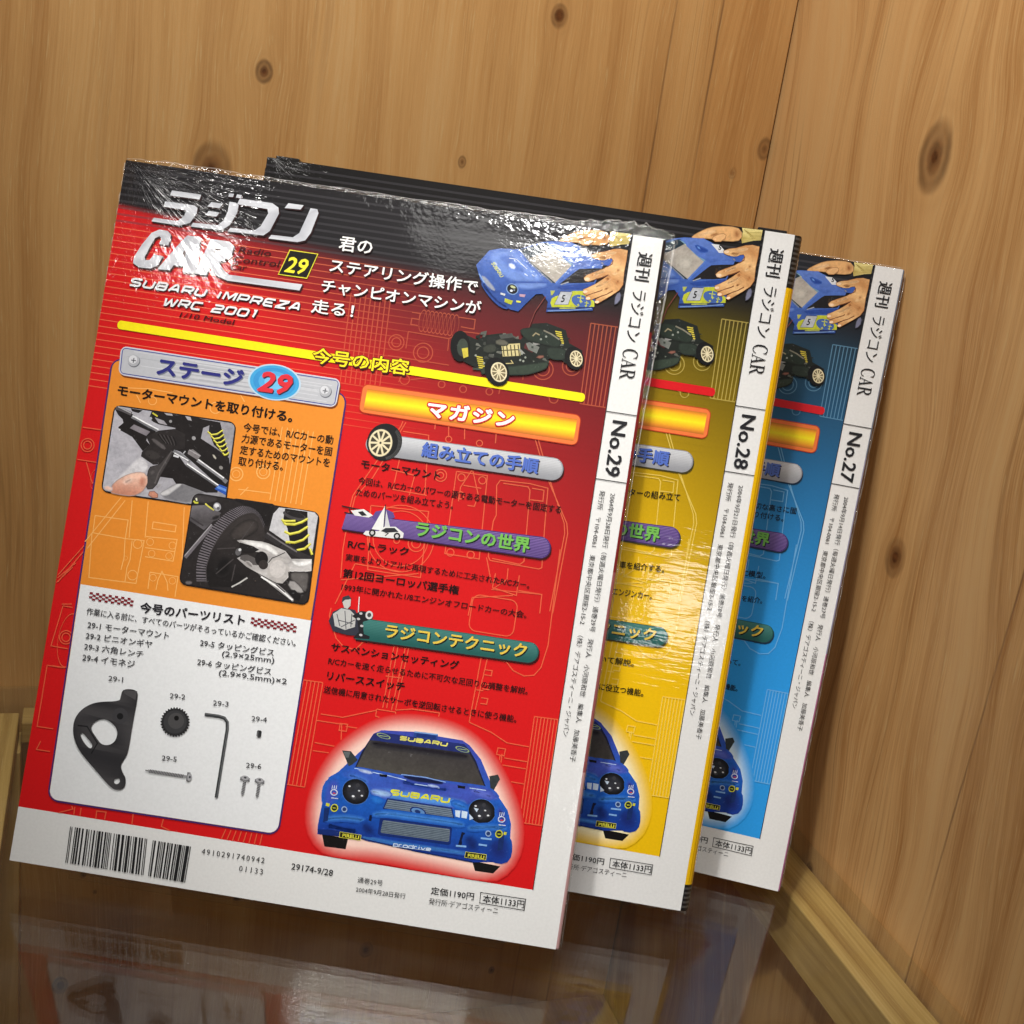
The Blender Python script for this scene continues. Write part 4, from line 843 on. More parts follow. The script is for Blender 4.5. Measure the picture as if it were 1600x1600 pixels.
    k.soft(P('c', (430, 560), (560, 600), (540, 640), (450, 620)), lin((40, 120, 214)), bodyc, 1.6)
    # lamps
    for c, rx, ry in (((356, 481), 5.3, 4.95), ((965, 578), 5.3, 4.7)):
        k.ell(F29['7'](c), (rx * 1.04, -.5), (.4, ry * 1.05), lin((70, 120, 200)), 34); k.ell(F29['7'](c), (rx, -.5), (.4, ry), lin((22, 22, 26)), 34)
        cl = F29['7'](c); k.soft([(cl[0] + rx * .7 * math.cos(t), cl[1] + ry * .7 * math.sin(t)) for t in [i * .35 for i in range(18)]], lin((50, 52, 60)), lin((24, 24, 28)), 2.4)
        for dx_, dy_, r, sh in ((-24, -14, 1.5, 48), (22, 10, 1.7, 54), (-8, 28, .9, 70), (10, -30, .8, 60)): k.ell(F29['7']((c[0] + dx_, c[1] + dy_)), (r, 0), (0, r), lin((sh, sh, sh + 6)), 14)
        for dx_, dy_, r in ((-30, -26, .5), (16, -4, .45), (-12, 22, .6), (30, 20, .5)): k.ell(F29['7']((c[0] + dx_, c[1] + dy_)), (r, 0), (0, r * .7), lin((230, 234, 240)), 8)
    for q in (((836, 572), (862, 574), (858, 608), (838, 602)), ((868, 574), (896, 580), (892, 612), (866, 608)), ((905, 590), (925, 612), (905, 620)), ((925, 560), (950, 566), (940, 582))): k.poly(pz(*q), lin((206, 224, 244)))
    # grilles
    k.poly(grow(pz((512, 520), (816, 566), (826, 606), (494, 560)), .7), C4); k.poly(pz((512, 520), (816, 566), (826, 606), (494, 560)), lin((120, 136, 152)))
    for i in range(4): k.line(pz((508 - i * 4, 528 + i * 9), (818 + i * 2, 574 + i * 9)), .3, lin((74, 90, 110)))
    k.ell(F29['7']((657, 578)), (3.3, -.5), (.2, 1.7), C4, 24); k.ell(F29['7']((657, 578)), (2.7, -.4), (.15, 1.3), lin((96, 140, 196)), 22); k.ell(F29['7']((655, 578)), (1.2, -.2), (.1, .7), lin((30, 52, 110)), 14)
    k.poly(rrect(*pz((474, 604), (822, 652), (814, 738), (462, 688)), 1.0), C4); k.poly(rrect(*pz((488, 618), (812, 663), (806, 724), (476, 678)), .6), lin((116, 130, 142)))
    for i in range(7): k.line(pz((486 - i * 1.5, 626 + i * 8), (811 - i, 671 + i * 8)), .32, lin((70, 84, 100)))
    for q in (((424, 592), (436, 595), (424, 670), (410, 666)), ((868, 676), (884, 680), (866, 744), (850, 738))): k.poly(pz(*q), lin((16, 24, 54)))
    # bumper relief, lettering and stickers
    HL = lin((72, 140, 222)); DKB = lin((16, 40, 108))
    k.soft(pz((196, 604), (300, 594), (412, 612), (405, 628), (300, 612), (198, 622)), HL, bodyc, 2.2); k.soft(pz((885, 652), (1000, 644), (1094, 654), (1092, 666), (1000, 660), (890, 666)), HL, bodyc, 2.2)
    k.soft(pz((430, 586), (500, 575), (830, 622), (890, 640), (890, 650), (820, 640), (500, 594), (430, 600)), HL, bodyc, 2.0)
    k.soft(pz((380, 692), (520, 718), (830, 764), (1000, 792), (1000, 800), (830, 776), (520, 730), (384, 704)), HL, bodyc, 1.4)
    k.soft(pz((215, 440), (260, 410), (280, 430), (262, 520), (225, 560), (205, 545)), lin((62, 82, 182)), bodyc, 3.0); k.soft(pz((1040, 545), (1075, 580), (1090, 640), (1075, 660), (1045, 620)), lin((56, 62, 160)), bodyc, 3.0)
    k.soft(pz((200, 640), (260, 645), (380, 676), (300, 668)), DKB, bodyc, 2.2); k.soft(pz((880, 690), (940, 700), (950, 770), (890, 762)), DKB, bodyc, 3.0); k.soft(pz((380, 625), (440, 640), (450, 690), (390, 680)), DKB, bodyc, 3.0)
    k.soft(pz((1000, 720), (1090, 700), (1085, 815), (1010, 800)), lin((24, 44, 120)), bodyc, 4.0)
    k.poly(pz((172, 660), (240, 662), (300, 672), (380, 690), (380, 706), (180, 684)), C4)
    k.line(pz((385, 706), (650, 768), (920, 820)), .5, lin((16, 40, 100)))
    for q in (((205, 560), (230, 556), (222, 620), (200, 626)), ((1048, 690), (1076, 684), (1066, 760), (1040, 770))): k.poly(pz(*q), lin((22, 46, 104)))
    for q in (((960, 706), (1012, 712)), ((950, 736), (990, 742)), ((840, 742), (890, 746))): k.line(pz(*q), .7, lin((132, 178, 232)))
    sporty(k, 'prodrive', *pz((538, 744), (718, 768)), 1.7, .36, lin((206, 222, 240)), .1, .3); k.line(pz((540, 742), (716, 766)), .2, lin((190, 210, 236)))
    for q, a, b in ((((282, 674), (382, 690), (378, 713), (280, 698)), (292, 697), (372, 708)), (((888, 772), (986, 786), (983, 809), (884, 797)), (896, 796), (976, 806))):
        k.poly(grow(pz(*q), .25), YL); k.poly(pz(*q), lin((38, 38, 22))); k.text('PIRELLI', *pz(a, b), 1.35, YL, .05, 0)
    for c in ((302, 565), (996, 684)): k.ell(F29['7'](c), (1.2, -.1), (0, 1.2), lin((150, 176, 214)), 16); k.ell(F29['7'](c), (.8, 0), (0, .8), lin((40, 60, 110)), 12)
    for c in ((254, 558), (1048, 686)): k.ell(F29['7'](c), (1.5, 0), (.1, 1.6), lin((206, 206, 60)), 18); k.ell(F29['7'](c), (1.1, 0), (0, 1.2), lin((40, 46, 36)), 14); k.line(pz((c[0] - 8, c[1]), (c[0] + 8, c[1] + 1)), .3, lin((206, 206, 60)))
    for q in (((214, 534), (232, 537), (229, 552), (212, 548)), ((1072, 676), (1086, 678), (1082, 692), (1070, 690))): k.poly(pz(*q), lin((206, 206, 60)))
    for c in ((252, 484), (1060, 616)):
        k.ell(F29['7'](c), (1.5, 0), (0, 1.3), lin((206, 214, 236)), 16, .7); k.line(pz((c[0] - 14, c[1] + 26), (c[0] + 20, c[1] + 30)), .35, lin((206, 214, 236)))
        for d in (-10, 0, 10): k.line(pz((c[0] + d, c[1] - 16), (c[0] + d + 3, c[1] - 34)), .3, lin((206, 214, 236)))
        k.line(pz((c[0] - 6, c[1] + 4), (c[0] + 8, c[1] + 5)), .4, lin((220, 80, 70)))
    o = k.obj('car_picture', cover, M_PHOTO[no]); o['label'] = 'printed picture of a blue rally car seen from the front'

    # ---- imprint at the foot
    k = Ink(top); IK = lin((46, 46, 48))
    q = P('7', (960, 967), (1178, 1000), (1170, 1053), (955, 1017)); k.line(q, .28, IK, True)
    k.text('本体1133円', *P('7', (968, 1014), (1168, 1044)), 3.1, IK, .014)
    k.text('定価1190円', *P('7', (718, 974), (925, 1004)), 3.0, IK, .014)
    k.text('発行所·デアゴスティーニ', *P('7', (708, 1022), (1042, 1071)), 2.6, IK, .004)
    if full:
        k.text('29174-9/28', *P('7', (45, 852), (245, 886)), 2.5, IK, .012)
        k.text('通巻29号', *P('7', (365, 917), (485, 934)), 2.3, IK, 0)
        k.text('2004年9月28日発行', *P('7', (357, 962), (595, 997)), 2.2, IK, 0)
    k.obj('imprint_text', cover, mat)
    if full:
        # bar code, real symbol widths
        k = Ink(top); LC = '0001101 0011001 0010011 0111101 0100011 0110001 0101111 0111011 0110111 0001011'.split()
        GC = [''.join('1' if x == '0' else '0' for x in c)[::-1] for c in LC]; RC = [''.join('1' if x == '0' else '0' for x in c) for c in LC]
        code = '4910291740942'; par = 'LGLLGG'
        bits = '101' + ''.join((LC if p == 'L' else GC)[int(d)] for d, p in zip(code[1:7], par)) + '01010' + ''.join(RC[int(d)] for d in code[7:]) + '101'
        add = '1011' + '01'.join((LC if p == 'L' else GC)[int(d)] for d, p in zip('01133', 'LGGLL'))
        def bars(bits, TL, TR, BR, BL):
            TL, TR, BR, BL = [np.array(x) for x in P('5', TL, TR, BR, BL)]; n = len(bits); i = 0
            while i < n:
                if bits[i] == '1':
                    j = i
                    while j < n and bits[j] == '1': j += 1
                    a, b = i / n, j / n; k.add([tuple(BL + (BR - BL) * a), tuple(BL + (BR - BL) * b), tuple(TL + (TR - TL) * b), tuple(TL + (TR - TL) * a)], [[0, 1, 2, 3]], lin((34, 34, 36))); i = j
                else: i += 1
        bars(bits, (338, 1258), (708, 1318), (690, 1492), (315, 1430)); bars(add, (735, 1325), (918, 1356), (890, 1528), (712, 1496))
        k.text('4910291740942', *P('5', (968, 1392), (1270, 1438)), 2.2, IK, 0, 0, 1.35); k.text('01133', *P('5', (1148, 1474), (1262, 1492)), 2.2, IK, 0, 0, 1.35)
        k.obj('barcode', cover, mat)

    # ---- stage panel
    if full:
        k = Ink(top); OR = lin((232, 142, 48)); PUR = lin((70, 42, 104)); PW = lin((236, 238, 240)); OL = lin((246, 186, 108))
        a = P('0', (174, 562), (540, 618), (434, 1303), (75, 1247))
        k.poly(grow(rrect(*a, 4.2), .45), PUR); pr = rrect(*a, 4.0); k.poly(grow(pr, -.25), OR)
        vb = F['0']((124, 912))[1]; vb2 = F['0']((483, 968))[1]
        a2 = P('0', (124.3, 912), (486, 969.5), (434, 1303), (75, 1247)); k.poly(grow(rrect(*a2, 4.0, 5, (0, 0, 1, 1)), -.3), PW)
        oc = mix(OR, OL, .85)
        for q in (((215, 980), (380, 1003), (365, 1100)), ((215, 980), (205, 1060)), ((200, 1065), (365, 1095), (460, 1105), (420, 1318), (185, 1288), (200, 1065)), ((365, 1095), (360, 1190), (345, 1250)), ((505, 1012), (620, 1030), (615, 1062), (500, 1045), (505, 1012)), ((400, 905), (385, 1090)), ((480, 910), (465, 1090)),
                  ((470, 1085), (625, 1100), (605, 1208), (465, 1185)), ((465, 1140), (612, 1160)), ((490, 1262), (630, 1285), (615, 1385)), ((490, 1262), (480, 1345)), ((520, 1350), (530, 1300), (550, 1258), (575, 1310), (580, 1355)), ((400, 1105), (390, 1200), (375, 1240), (365, 1310)), ((165, 1110), (345, 890)), ((175, 1145), (365, 905)),
                  ((370, 345), (480, 350), (600, 370)), ((420, 380), (440, 420)), ((960, 415), (940, 380), (870, 365)), ((930, 850), (1090, 870)), ((980, 840), (940, 880)), ((690, 950), (680, 1080)), ((660, 940), (650, 1200))): k.line(P('3', *q), .36, oc)
        for c, r in (((428, 1122), 24), ((403, 1277), 26), ((368, 1192), 11), ((490, 1112), 19), ((602, 1130), 19), ((498, 1170), 18), ((585, 1182), 18), ((505, 1290), 18), ((602, 1305), 18), ((920, 775), 36), ((920, 775), 20), ((1055, 765), 36), ((1055, 765), 20), ((500, 410), 22), ((815, 445), 30)):
            cc = F['3'](c); k.ell(cc, (r / 3.2 / 3.89, 0), (0, r / 3.2 / 3.89), oc, 24, .84)
        for i in range(7):
            x = 1150 + i * 26; k.line(P('3', (x, 540 + i * 4), (x - 62, 905 + i * 4)), .36, oc)
        # plate
        a = P('3', (342, 136), (1443, 303), (1418, 445), (328, 280))
        k.poly([(u + .5, v - .7) for u, v in rrect(*a, 2.6)], lin((120, 60, 24))); k.poly(rrect(*a, 2.6), lin((206, 206, 214))); k.poly(grow(rrect(*a, 2.4), -.55), lin((70, 78, 150))); k.poly(grow(rrect(*a, 2.2), -.95), lin((190, 192, 198)))
        A_ = [np.array(x) for x in a]; rr = random.Random(2)
        for i in range(26):
            t = .1 + .8 * i / 25; p0 = A_[0] + (A_[3] - A_[0]) * t; p1 = A_[1] + (A_[2] - A_[1]) * t; d = (p1 - p0)
            s0 = rr.uniform(.02, .5); s1 = rr.uniform(s0 + .2, .98); k.line([tuple(p0 + d * s0), tuple(p0 + d * s1)], .22, lin(((172, 174, 182) if rr.random() < .5 else (212, 213, 218))))
        for c in ((405, 209), (1364, 361)):
            cc = F['3'](c); k.ell((cc[0] + .25, cc[1] - .3), (2.5, 0), (0, 2.5), lin((110, 112, 120)), 24); k.ell(cc, (2.4, 0), (0, 2.4), lin((176, 178, 184)), 24); k.ell((cc[0] - .3, cc[1] + .35), (1.7, 0), (0, 1.7), lin((214, 215, 220)), 20)
            k.line([(cc[0] - 1.0, cc[1]), (cc[0] + 1.0, cc[1])], .4, lin((90, 92, 98))); k.line([(cc[0], cc[1] - 1.0), (cc[0], cc[1] + 1.0)], .4, lin((90, 92, 98)))
        a, b = P('3', (516, 280), (948, 345)); k.text('ステージ', a, b, 7.2, lin((120, 124, 140)), .05, 0, 1, .4, -.4); k.text('ステージ', a, b, 7.2, lin((46, 48, 124)), .05)
        cc = F['3']((1110, 318))
        for f, c in ((1.0, (190, 214, 230)), (.93, (70, 166, 220)), (.8, (60, 150, 212)), (.6, (84, 172, 226)), (.38, (116, 194, 236))): k.ell(cc, (10.8 * f, 0), (0, 7.3 * f), lin(c), 40)
        a, b = P('3', (1018, 362), (1200, 388)); k.text('29', a, b, 8.6, lin((50, 40, 60)), .05, .2, 1, .45, -.45); k.text('29', a, b, 8.6, lin((220, 50, 62)), .05, .2)
        T1 = lin((30, 16, 8)); T2 = lin((52, 30, 12))
        k.text('モーターマウントを取り付ける。', *P('3', (322, 384), (1198, 520)), 4.6, T1, .035)
        for s_, a, b in (('今号では、R/Cカーの動', (952, 563), (1403, 629)), ('力源であるモーターを固', (945, 618), (1396, 687)), ('定するためのマウントを', (936, 675), (1386, 742)), ('取り付ける。', (928, 732), (1152, 760))): k.text(s_, *P('3', a, b), 3.7, T2, .018)
        top2 = k.z; o = k.obj('stage_panel', cover, mat); o['label'] = 'orange panel with metal plate heading and white parts list'
        panel = o
        # parts list
        k = Ink(top2); RD2 = lin((132, 30, 40)); GT = lin((66, 66, 70))
        for TL, TR, BL in (((430, 138), (642, 170), (424, 176)), ((1206, 260), (1426, 294), (1200, 300))):
            TL, TR, BL = [np.array(x) for x in P('5', TL, TR, BL)]
            for i in range(14):
                for j in range(4):
                    if (i + j) % 2 == 0:
                        p = TL + (TR - TL) * i / 14 + (BL - TL) * j / 4; d = (TR - TL) / 14; e = (BL - TL) / 4
                        k.add([tuple(p), tuple(p + e), tuple(p + d + e), tuple(p + d)], [[0, 1, 2, 3]], RD2)
        for s_, a, b, h, w in (('今号のパーツリスト', (668, 238), (1172, 302), 4.4, .02), ('作業に入る前に、すべてのパーツがそろっているかご確認ください。', (413, 246), (1418, 402), 2.9, 0), ('29-1 モーターマウント', (418, 311), (808, 365), 2.9, .003), ('29-2 ピニオンギヤ', (410, 362), (728, 406), 2.9, .003), ('29-3 六角レンチ', (402, 414), (685, 454), 2.9, .003), ('29-4 イモネジ', (394, 466), (645, 502), 2.9, .003),
                              ('29-5 タッピングビス', (958, 398), (1313, 448), 2.9, .003), ('(2.9×25mm)', (1063, 455), (1315, 488), 2.9, .003), ('29-6 タッピングビス', (945, 489), (1300, 539), 2.9, .003), ('(2.9×9.5mm)×2', (1048, 545), (1375, 590), 2.9, .003),
                              ('29-1', (520, 562), (590, 569), 2.0, 0), ('29-2', (815, 646), (889, 653), 2.0, 0), ('29-3', (1022, 681), (1097, 688), 2.0, 0), ('29-4', (1208, 756), (1281, 763), 2.0, 0), ('29-5', (777, 943), (849, 950), 2.0, 0), ('29-6', (1182, 979), (1255, 986), 2.0, 0)):
            k.text(s_, *P('5', a, b), h, GT if h < 4 else lin((40, 38, 44)), w + .012)
        MB = lin((46, 45, 48)); pz = lambda *q: P('5', *q)
        def curve(pts):                                # soften a traced outline
            q = np.array(pts, float)
            for _ in range(2):
                r = np.roll(q, -1, 0); q = np.stack([q * .75 + r * .25, q * .25 + r * .75], 1).reshape(-1, 2)
            return [tuple(x) for x in q]
        mount = [(590, 600), (664, 606), (660, 660), (640, 760), (618, 905), (598, 938), (580, 965), (590, 1000), (606, 1025), (606, 1060), (590, 1080), (562, 1084), (535, 1072), (510, 1045), (400, 920), (368, 870), (351, 810), (356, 750), (385, 705), (430, 675), (480, 662), (575, 660), (580, 640)]
        k.poly(pz(*curve(mount)), lambda u, v: mix(MB, lin((72, 70, 72)), .5 + .5 * math.sin(u * .35 + v * .22)), [pz(*curve([(480, 745), (510, 744), (545, 768), (566, 800), (560, 845), (530, 870), (490, 868), (465, 835), (438, 795), (445, 765)])), pz(*curve([(385, 815), (400, 808), (425, 840), (448, 870), (440, 886), (425, 880), (400, 850)])), pz(*curve([(552, 1030), (575, 1026), (580, 1046), (562, 1058), (548, 1048)]))])
        k.ell(F['5']((578, 730)), (3.2, 0), (0, 3.2), lin((64, 63, 66)), 24); k.ell(F['5']((578, 732)), (1.3, 0), (0, 1.3), lin((26, 26, 28)), 16)
        k.poly(pz((592, 606), (660, 612), (652, 655), (600, 625)), lin((78, 76, 78))); k.line(pz((375, 775), (420, 780), (470, 860), (440, 910)), .5, lin((28, 28, 30)))
        c = F['5']((842, 760)); gp = []
        for i in range(120):
            r = 5.9 if (i // 2) % 2 else 5.35; t = 2 * math.pi * i / 120; gp.append((c[0] + r * math.cos(t), c[1] + r * math.sin(t)))
        k.poly(gp, lin((44, 44, 46))); k.ell(c, (4.6, 0), (0, 4.6), lin((60, 60, 62)), 30); k.ell((c[0] + .3, c[1] + .5), (3.2, 0), (0, 3.2), lin((76, 75, 76)), 26); k.ell((c[0] + .3, c[1] + 1.6), (1.0, 0), (0, 1.0), lin((18, 18, 18)), 14)
        k.line(pz((984, 724), (1050, 733), (1078, 742), (1092, 762), (1092, 795), (1040, 1122)), 1.25, lin((56, 58, 60)))
        k.line(pz((984, 721), (1050, 730), (1080, 740), (1096, 762), (1094, 795), (1043, 1122)), .3, lin((110, 112, 114)))
        k.poly(rrect(*pz((1236, 800), (1258, 803), (1254, 836), (1232, 833)), .6), lin((48, 48, 50))); k.line(pz((1240, 806), (1237, 832)), .4, lin((110, 110, 112)))
        def screw(p0, p1, w, head, n_):
            a = np.array(F['5'](p0)); b = np.array(F['5'](p1)); d = (b - a); L = np.linalg.norm(d); d /= L; nn = np.array([-d[1], d[0]])
            k.line([tuple(a), tuple(a + d * L * .12)], w * .5, lin((120, 120, 122))); k.line([tuple(a + d * L * .06), tuple(b)], w, lin((150, 150, 152)))
            for i in range(n_):
                p = a + d * L * (.1 + .8 * i / n_); k.line([tuple(p - nn * w * .7), tuple(p + nn * w * .7 + d * .35)], .28, lin((72, 72, 76)))
            k.line([tuple(b - nn * head + d * .1), tuple(b + nn * head + d * .1)], 1.3, lin((110, 110, 114))); k.ell(tuple(b + d * .6), tuple(nn * head * .85), tuple(d * .9), lin((168, 168, 172)), 16); k.ell(tuple(b + d * .7), tuple(nn * head * .3), tuple(d * .4), lin((70, 70, 74)), 10)
        screw((700, 990), (905, 1022), 1.0, 1.8, 22); screw((1165, 1112), (1178, 1035), .95, 1.9, 8); screw((1235, 1122), (1248, 1046), .95, 1.9, 8)
        o = k.obj('parts_list', panel, mat); o['label'] = 'list of six small black and steel parts on white'
        # photo of the motor mount
        k = Ink(top2); a = P('3', (310, 428), (922, 518), (866, 955), (243, 862)); pz = lambda *q: P('p', *q)
        K0 = lin((34, 30, 30)); K1 = lin((58, 54, 53)); K2 = lin((92, 87, 87)); K3 = lin((128, 123, 124))
        k.poly(rrect(*a, 3.0), BLACK); pr = grow(rrect(*a, 2.6), -.55)
        c0_, c1_ = pz((200, 1000))[0], pz((700, 200))[0]
        back = lambda u, v: mix(lin((188, 186, 194)), lin((154, 152, 158)), sstep(c0_[0], c0_[0] + 26, u))
        k.poly(pr, back)
        k.soft(pz((170, 965), (330, 810), (490, 650), (590, 740), (560, 830), (420, 830), (215, 950)), lin((214, 212, 216)), back, 1.0, 1)
        k.soft(pz((720, 1090), (900, 960), (1000, 960), (1240, 1070), (1090, 1090), (1060, 1180), (780, 1130)), lin((122, 121, 125)), back, 1.0, 1); k.soft(pz((700, 1080), (960, 940), (980, 955), (790, 1100)), lin((206, 204, 206)), lin((140, 139, 143)), .8, 1)
        for q, c in ((((195, 104), (232, 86), (400, 172), (450, 212), (690, 350), (650, 392), (572, 430), (560, 470), (600, 520), (520, 592), (400, 432), (330, 392), (256, 352), (240, 322), (300, 272), (290, 232), (240, 182)), K0),
                     (((380, 108), (520, 132), (470, 162), (400, 142)), K0), (((620, 142), (760, 160), (900, 184), (1100, 208), (1290, 250), (1280, 300), (1206, 330), (1180, 450), (1350, 560), (1500, 670), (1512, 760), (1480, 1000), (1400, 1000), (1290, 900), (1180, 800), (950, 600), (870, 572), (860, 450), (890, 330), (700, 290), (640, 262), (590, 222)), K0),
                     (((560, 430), (700, 360), (880, 340), (1000, 400), (1000, 560), (900, 582), (850, 600), (720, 742), (640, 746), (500, 650), (510, 602), (600, 520)), lin((44, 40, 40))), (((700, 880), (850, 610), (900, 600), (1000, 742), (1380, 1010), (1370, 1062), (1240, 1062), (980, 962), (900, 962), (860, 902)), K0)): k.poly(pz(*q), c)
        k.poly(pz((420, 290), (604, 372), (560, 420), (372, 332)), lin((136, 130, 136))); k.poly(pz((655, 210), (760, 250), (800, 300), (700, 276)), lin((164, 160, 166))); k.poly(pz((1000, 196), (1060, 206), (1076, 250), (1030, 240)), lin((176, 172, 176))); k.poly(pz((760, 160), (850, 170), (860, 194), (790, 184)), lin((170, 166, 170)))
        k.soft(pz((520, 602), (620, 572), (740, 652), (660, 694), (560, 662)), K1, lin((44, 40, 40)), .8, 1); k.soft(pz((600, 452), (640, 440), (800, 560), (770, 590)), K2, lin((44, 40, 40)), .6, 1); k.soft(pz((560, 600), (640, 610), (620, 680), (570, 660)), lin((22, 20, 20)), K1, .7); k.soft(pz((690, 560), (760, 600), (720, 650), (660, 620)), lin((20, 18, 18)), K1, .6)
        for i in range(9): k.line(pz((690 + i * 22, 395 + i * 4), (720 + i * 22, 440 + i * 7), (770 + i * 16, 500 + i * 4)), .3, lin((74, 69, 69)) if i % 2 else lin((24, 22, 22)))
        k.poly(pz((1040, 582), (1090, 572), (1182, 642), (1140, 692), (1030, 622)), K3); k.soft(pz((1090, 610), (1120, 600), (1140, 660), (1110, 670)), lin((40, 36, 36)), K3, .5); k.line(pz((1050, 578), (1175, 650)), .4, lin((170, 166, 168)))
        k.soft(pz((600, 762), (700, 762), (850, 582), (872, 602), (700, 902), (690, 962), (640, 1032), (560, 1032), (560, 932), (580, 852)), lin((70, 66, 66)), K0, .5, 1); k.line(pz((850, 590), (700, 840), (660, 960)), .5, K2); k.soft(pz((610, 780), (690, 790), (640, 880), (590, 880)), K2, lin((70, 66, 66)), 1.0); k.poly(pz((700, 960), (740, 970), (690, 1010), (670, 1000)), lin((160, 158, 160)))
        k.line(pz((215, 100), (300, 130), (392, 172)), 1.5, lin((86, 82, 84))); k.line(pz((240, 88), (385, 160)), .5, lin((176, 174, 176)))
        k.line(pz((396, 200), (540, 282), (690, 358)), 1.35, lin((124, 124, 128))); k.line(pz((404, 192), (550, 272), (698, 348)), .55, lin((240, 240, 242))); k.line(pz((430, 244), (640, 366)), .5, lin((40, 40, 44)))
        k.line(pz((870, 590), (960, 640), (1060, 716)), 1.3, lin((126, 126, 130))); k.line(pz((880, 612), (1040, 700)), .45, lin((236, 236, 238))); k.line(pz((870, 640), (930, 660)), .8, lin((214, 214, 218))); k.line(pz((980, 620), (1005, 592)), .4, lin((190, 190, 194)))
        k.line(pz((1015, 742), (1190, 862), (1392, 1000)), 1.1, lin((108, 108, 112))); k.line(pz((1022, 735), (1395, 988)), .5, lin((246, 246, 247)))
        k.line(pz((1140, 695), (1290, 800), (1440, 912)), 1.3, lin((136, 136, 140))); k.line(pz((1150, 686), (1445, 898)), .5, lin((240, 240, 242))); k.line(pz((1200, 800), (1420, 945)), .9, lin((28, 26, 27)))
        k.poly(pz((1392, 968), (1474, 1000), (1466, 1092), (1338, 1020)), lin((46, 88, 178))); k.poly(pz((1380, 985), (1470, 1025), (1468, 1052), (1360, 1008)), lin((104, 150, 226))); k.line(pz((1440, 915), (1476, 945)), 1.6, lin((120, 120, 124)))
        k.soft(pz((1300, 622), (1330, 624), (1372, 680), (1350, 700)), lin((190, 184, 170)), K0, .4, 1); k.ell(pz((1100, 446))[0], (.8, -.1), (0, .8), lin((150, 148, 150)), 14); k.ell(pz((836, 256))[0], (.6, 0), (0, .6), lin((150, 148, 150)), 12); k.ell(pz((258, 350))[0], (.4, 0), (0, .4), lin((220, 220, 222)), 8); k.ell(pz((1410, 780))[0], (.8, -.2), (.1, .7), lin((140, 136, 134)), 12); k.line(pz((630, 160), (690, 200)), .6, lin((206, 200, 70))); k.ell(pz((608, 222))[0], (.7, 0), (0, .6), lin((170, 172, 178)), 10)
        k.poly(pz((1282, 246), (1400, 268), (1416, 340), (1500, 640), (1482, 662), (1330, 522), (1270, 372)), lin((32, 29, 30))); k.soft(pz((1290, 270), (1330, 280), (1320, 350), (1285, 340)), K2, lin((32, 29, 30)), .7)
        for i in range(6):
            q = pz((1258 + i * 34, 372 + i * 48), (1300 + i * 30, 408 + i * 46), (1365 + i * 22, 400 + i * 46), (1430 + i * 14, 356 + i * 50)); k.line(q, .62, lin((176, 168, 40))); k.line([(u, v + .15) for u, v in q], .32, lin((244, 238, 110)))
        SKA = lin((244, 200, 178)); SKB = lin((206, 142, 118)); fb, ft = pz((400, 1080))[0][1], pz((400, 840))[0][1]
        tone = lambda u, v: mix(SKB, SKA, sstep(fb, ft, v))
        k.soft(pz((150, 1040), (180, 960), (330, 866), (450, 832), (540, 836), (582, 872), (570, 952), (530, 1040), (490, 1060), (430, 1100), (300, 1086), (160, 1062)), tone, lin((170, 150, 146)), .6, 1); k.soft(pz((70, 985), (130, 975), (190, 1010), (180, 1040), (90, 1030)), lin((236, 196, 178)), lin((188, 186, 192)), .7, 1)
        k.soft(pz((480, 860), (560, 860), (560, 960), (500, 1030), (470, 960)), lin((204, 136, 112)), tone, 2.0); k.soft(pz((260, 950), (400, 880), (440, 900), (320, 980)), lin((252, 222, 206)), tone, 2.0)
        k.soft(pz((560, 1092), (600, 1042), (650, 1036), (700, 1082), (712, 1122), (640, 1126)), SKB, lin((110, 90, 84)), .6, 1); k.soft(pz((600, 1060), (650, 1050), (670, 1090), (620, 1100)), lin((228, 170, 148)), SKB, 1.0)
        top3 = k.z; o = k.obj('step_photo', panel, M_PHOTO[no]); o['label'] = 'printed photo of a thumb pressing a black motor mount'
        # photo of gear and pliers
        k = Ink(top3); a = P('3', (706, 866), (1342, 966), (1283, 1430), (634, 1322)); pz = lambda *q: P('q', *q)
        k.poly(rrect(*a, 3.0), BLACK); pr = grow(rrect(*a, 2.6), -.55); D0 = lin((42, 38, 38)); k.poly(pr, D0)
        k.poly(pz((1005, 450), (1050, 272), (1112, 204), (1300, 222), (1420, 244), (1500, 258), (1535, 300), (1470, 722), (1400, 690), (1180, 570)), lin((202, 201, 204)))
        k.soft(pz((600, 110), (820, 140), (1080, 180), (1040, 260), (990, 430), (930, 360), (760, 190)), lin((30, 27, 27)), D0, .8, 1)
        # shock absorber and spring
        k.poly(pz((1178, 214), (1422, 250), (1424, 420), (1432, 640), (1480, 732), (1380, 704), (1236, 606), (1204, 430), (1160, 320)), lin((30, 27, 28))); k.ell(pz((1286, 296))[0], (5.0, -.7), (.2, 1.6), lin((70, 66, 68)), 26); k.ell(pz((1286, 280))[0], (4.0, -.6), (.2, 1.0), lin((36, 33, 34)), 22)
        for q in (((1144, 330), (1180, 384), (1280, 388), (1360, 362), (1424, 326)), ((1150, 350), (1220, 352), (1290, 350)), ((1172, 462), (1230, 492), (1330, 470), (1424, 412)), ((1186, 576), (1280, 584), (1372, 556), (1440, 498)), ((1306, 668), (1390, 650), (1456, 596)), ((1452, 650), (1474, 716))):
            w = pz(*q); k.line(w, 1.0, lin((178, 170, 44))); k.line([(u, v + .2) for u, v in w], .55, lin((240, 234, 104)))
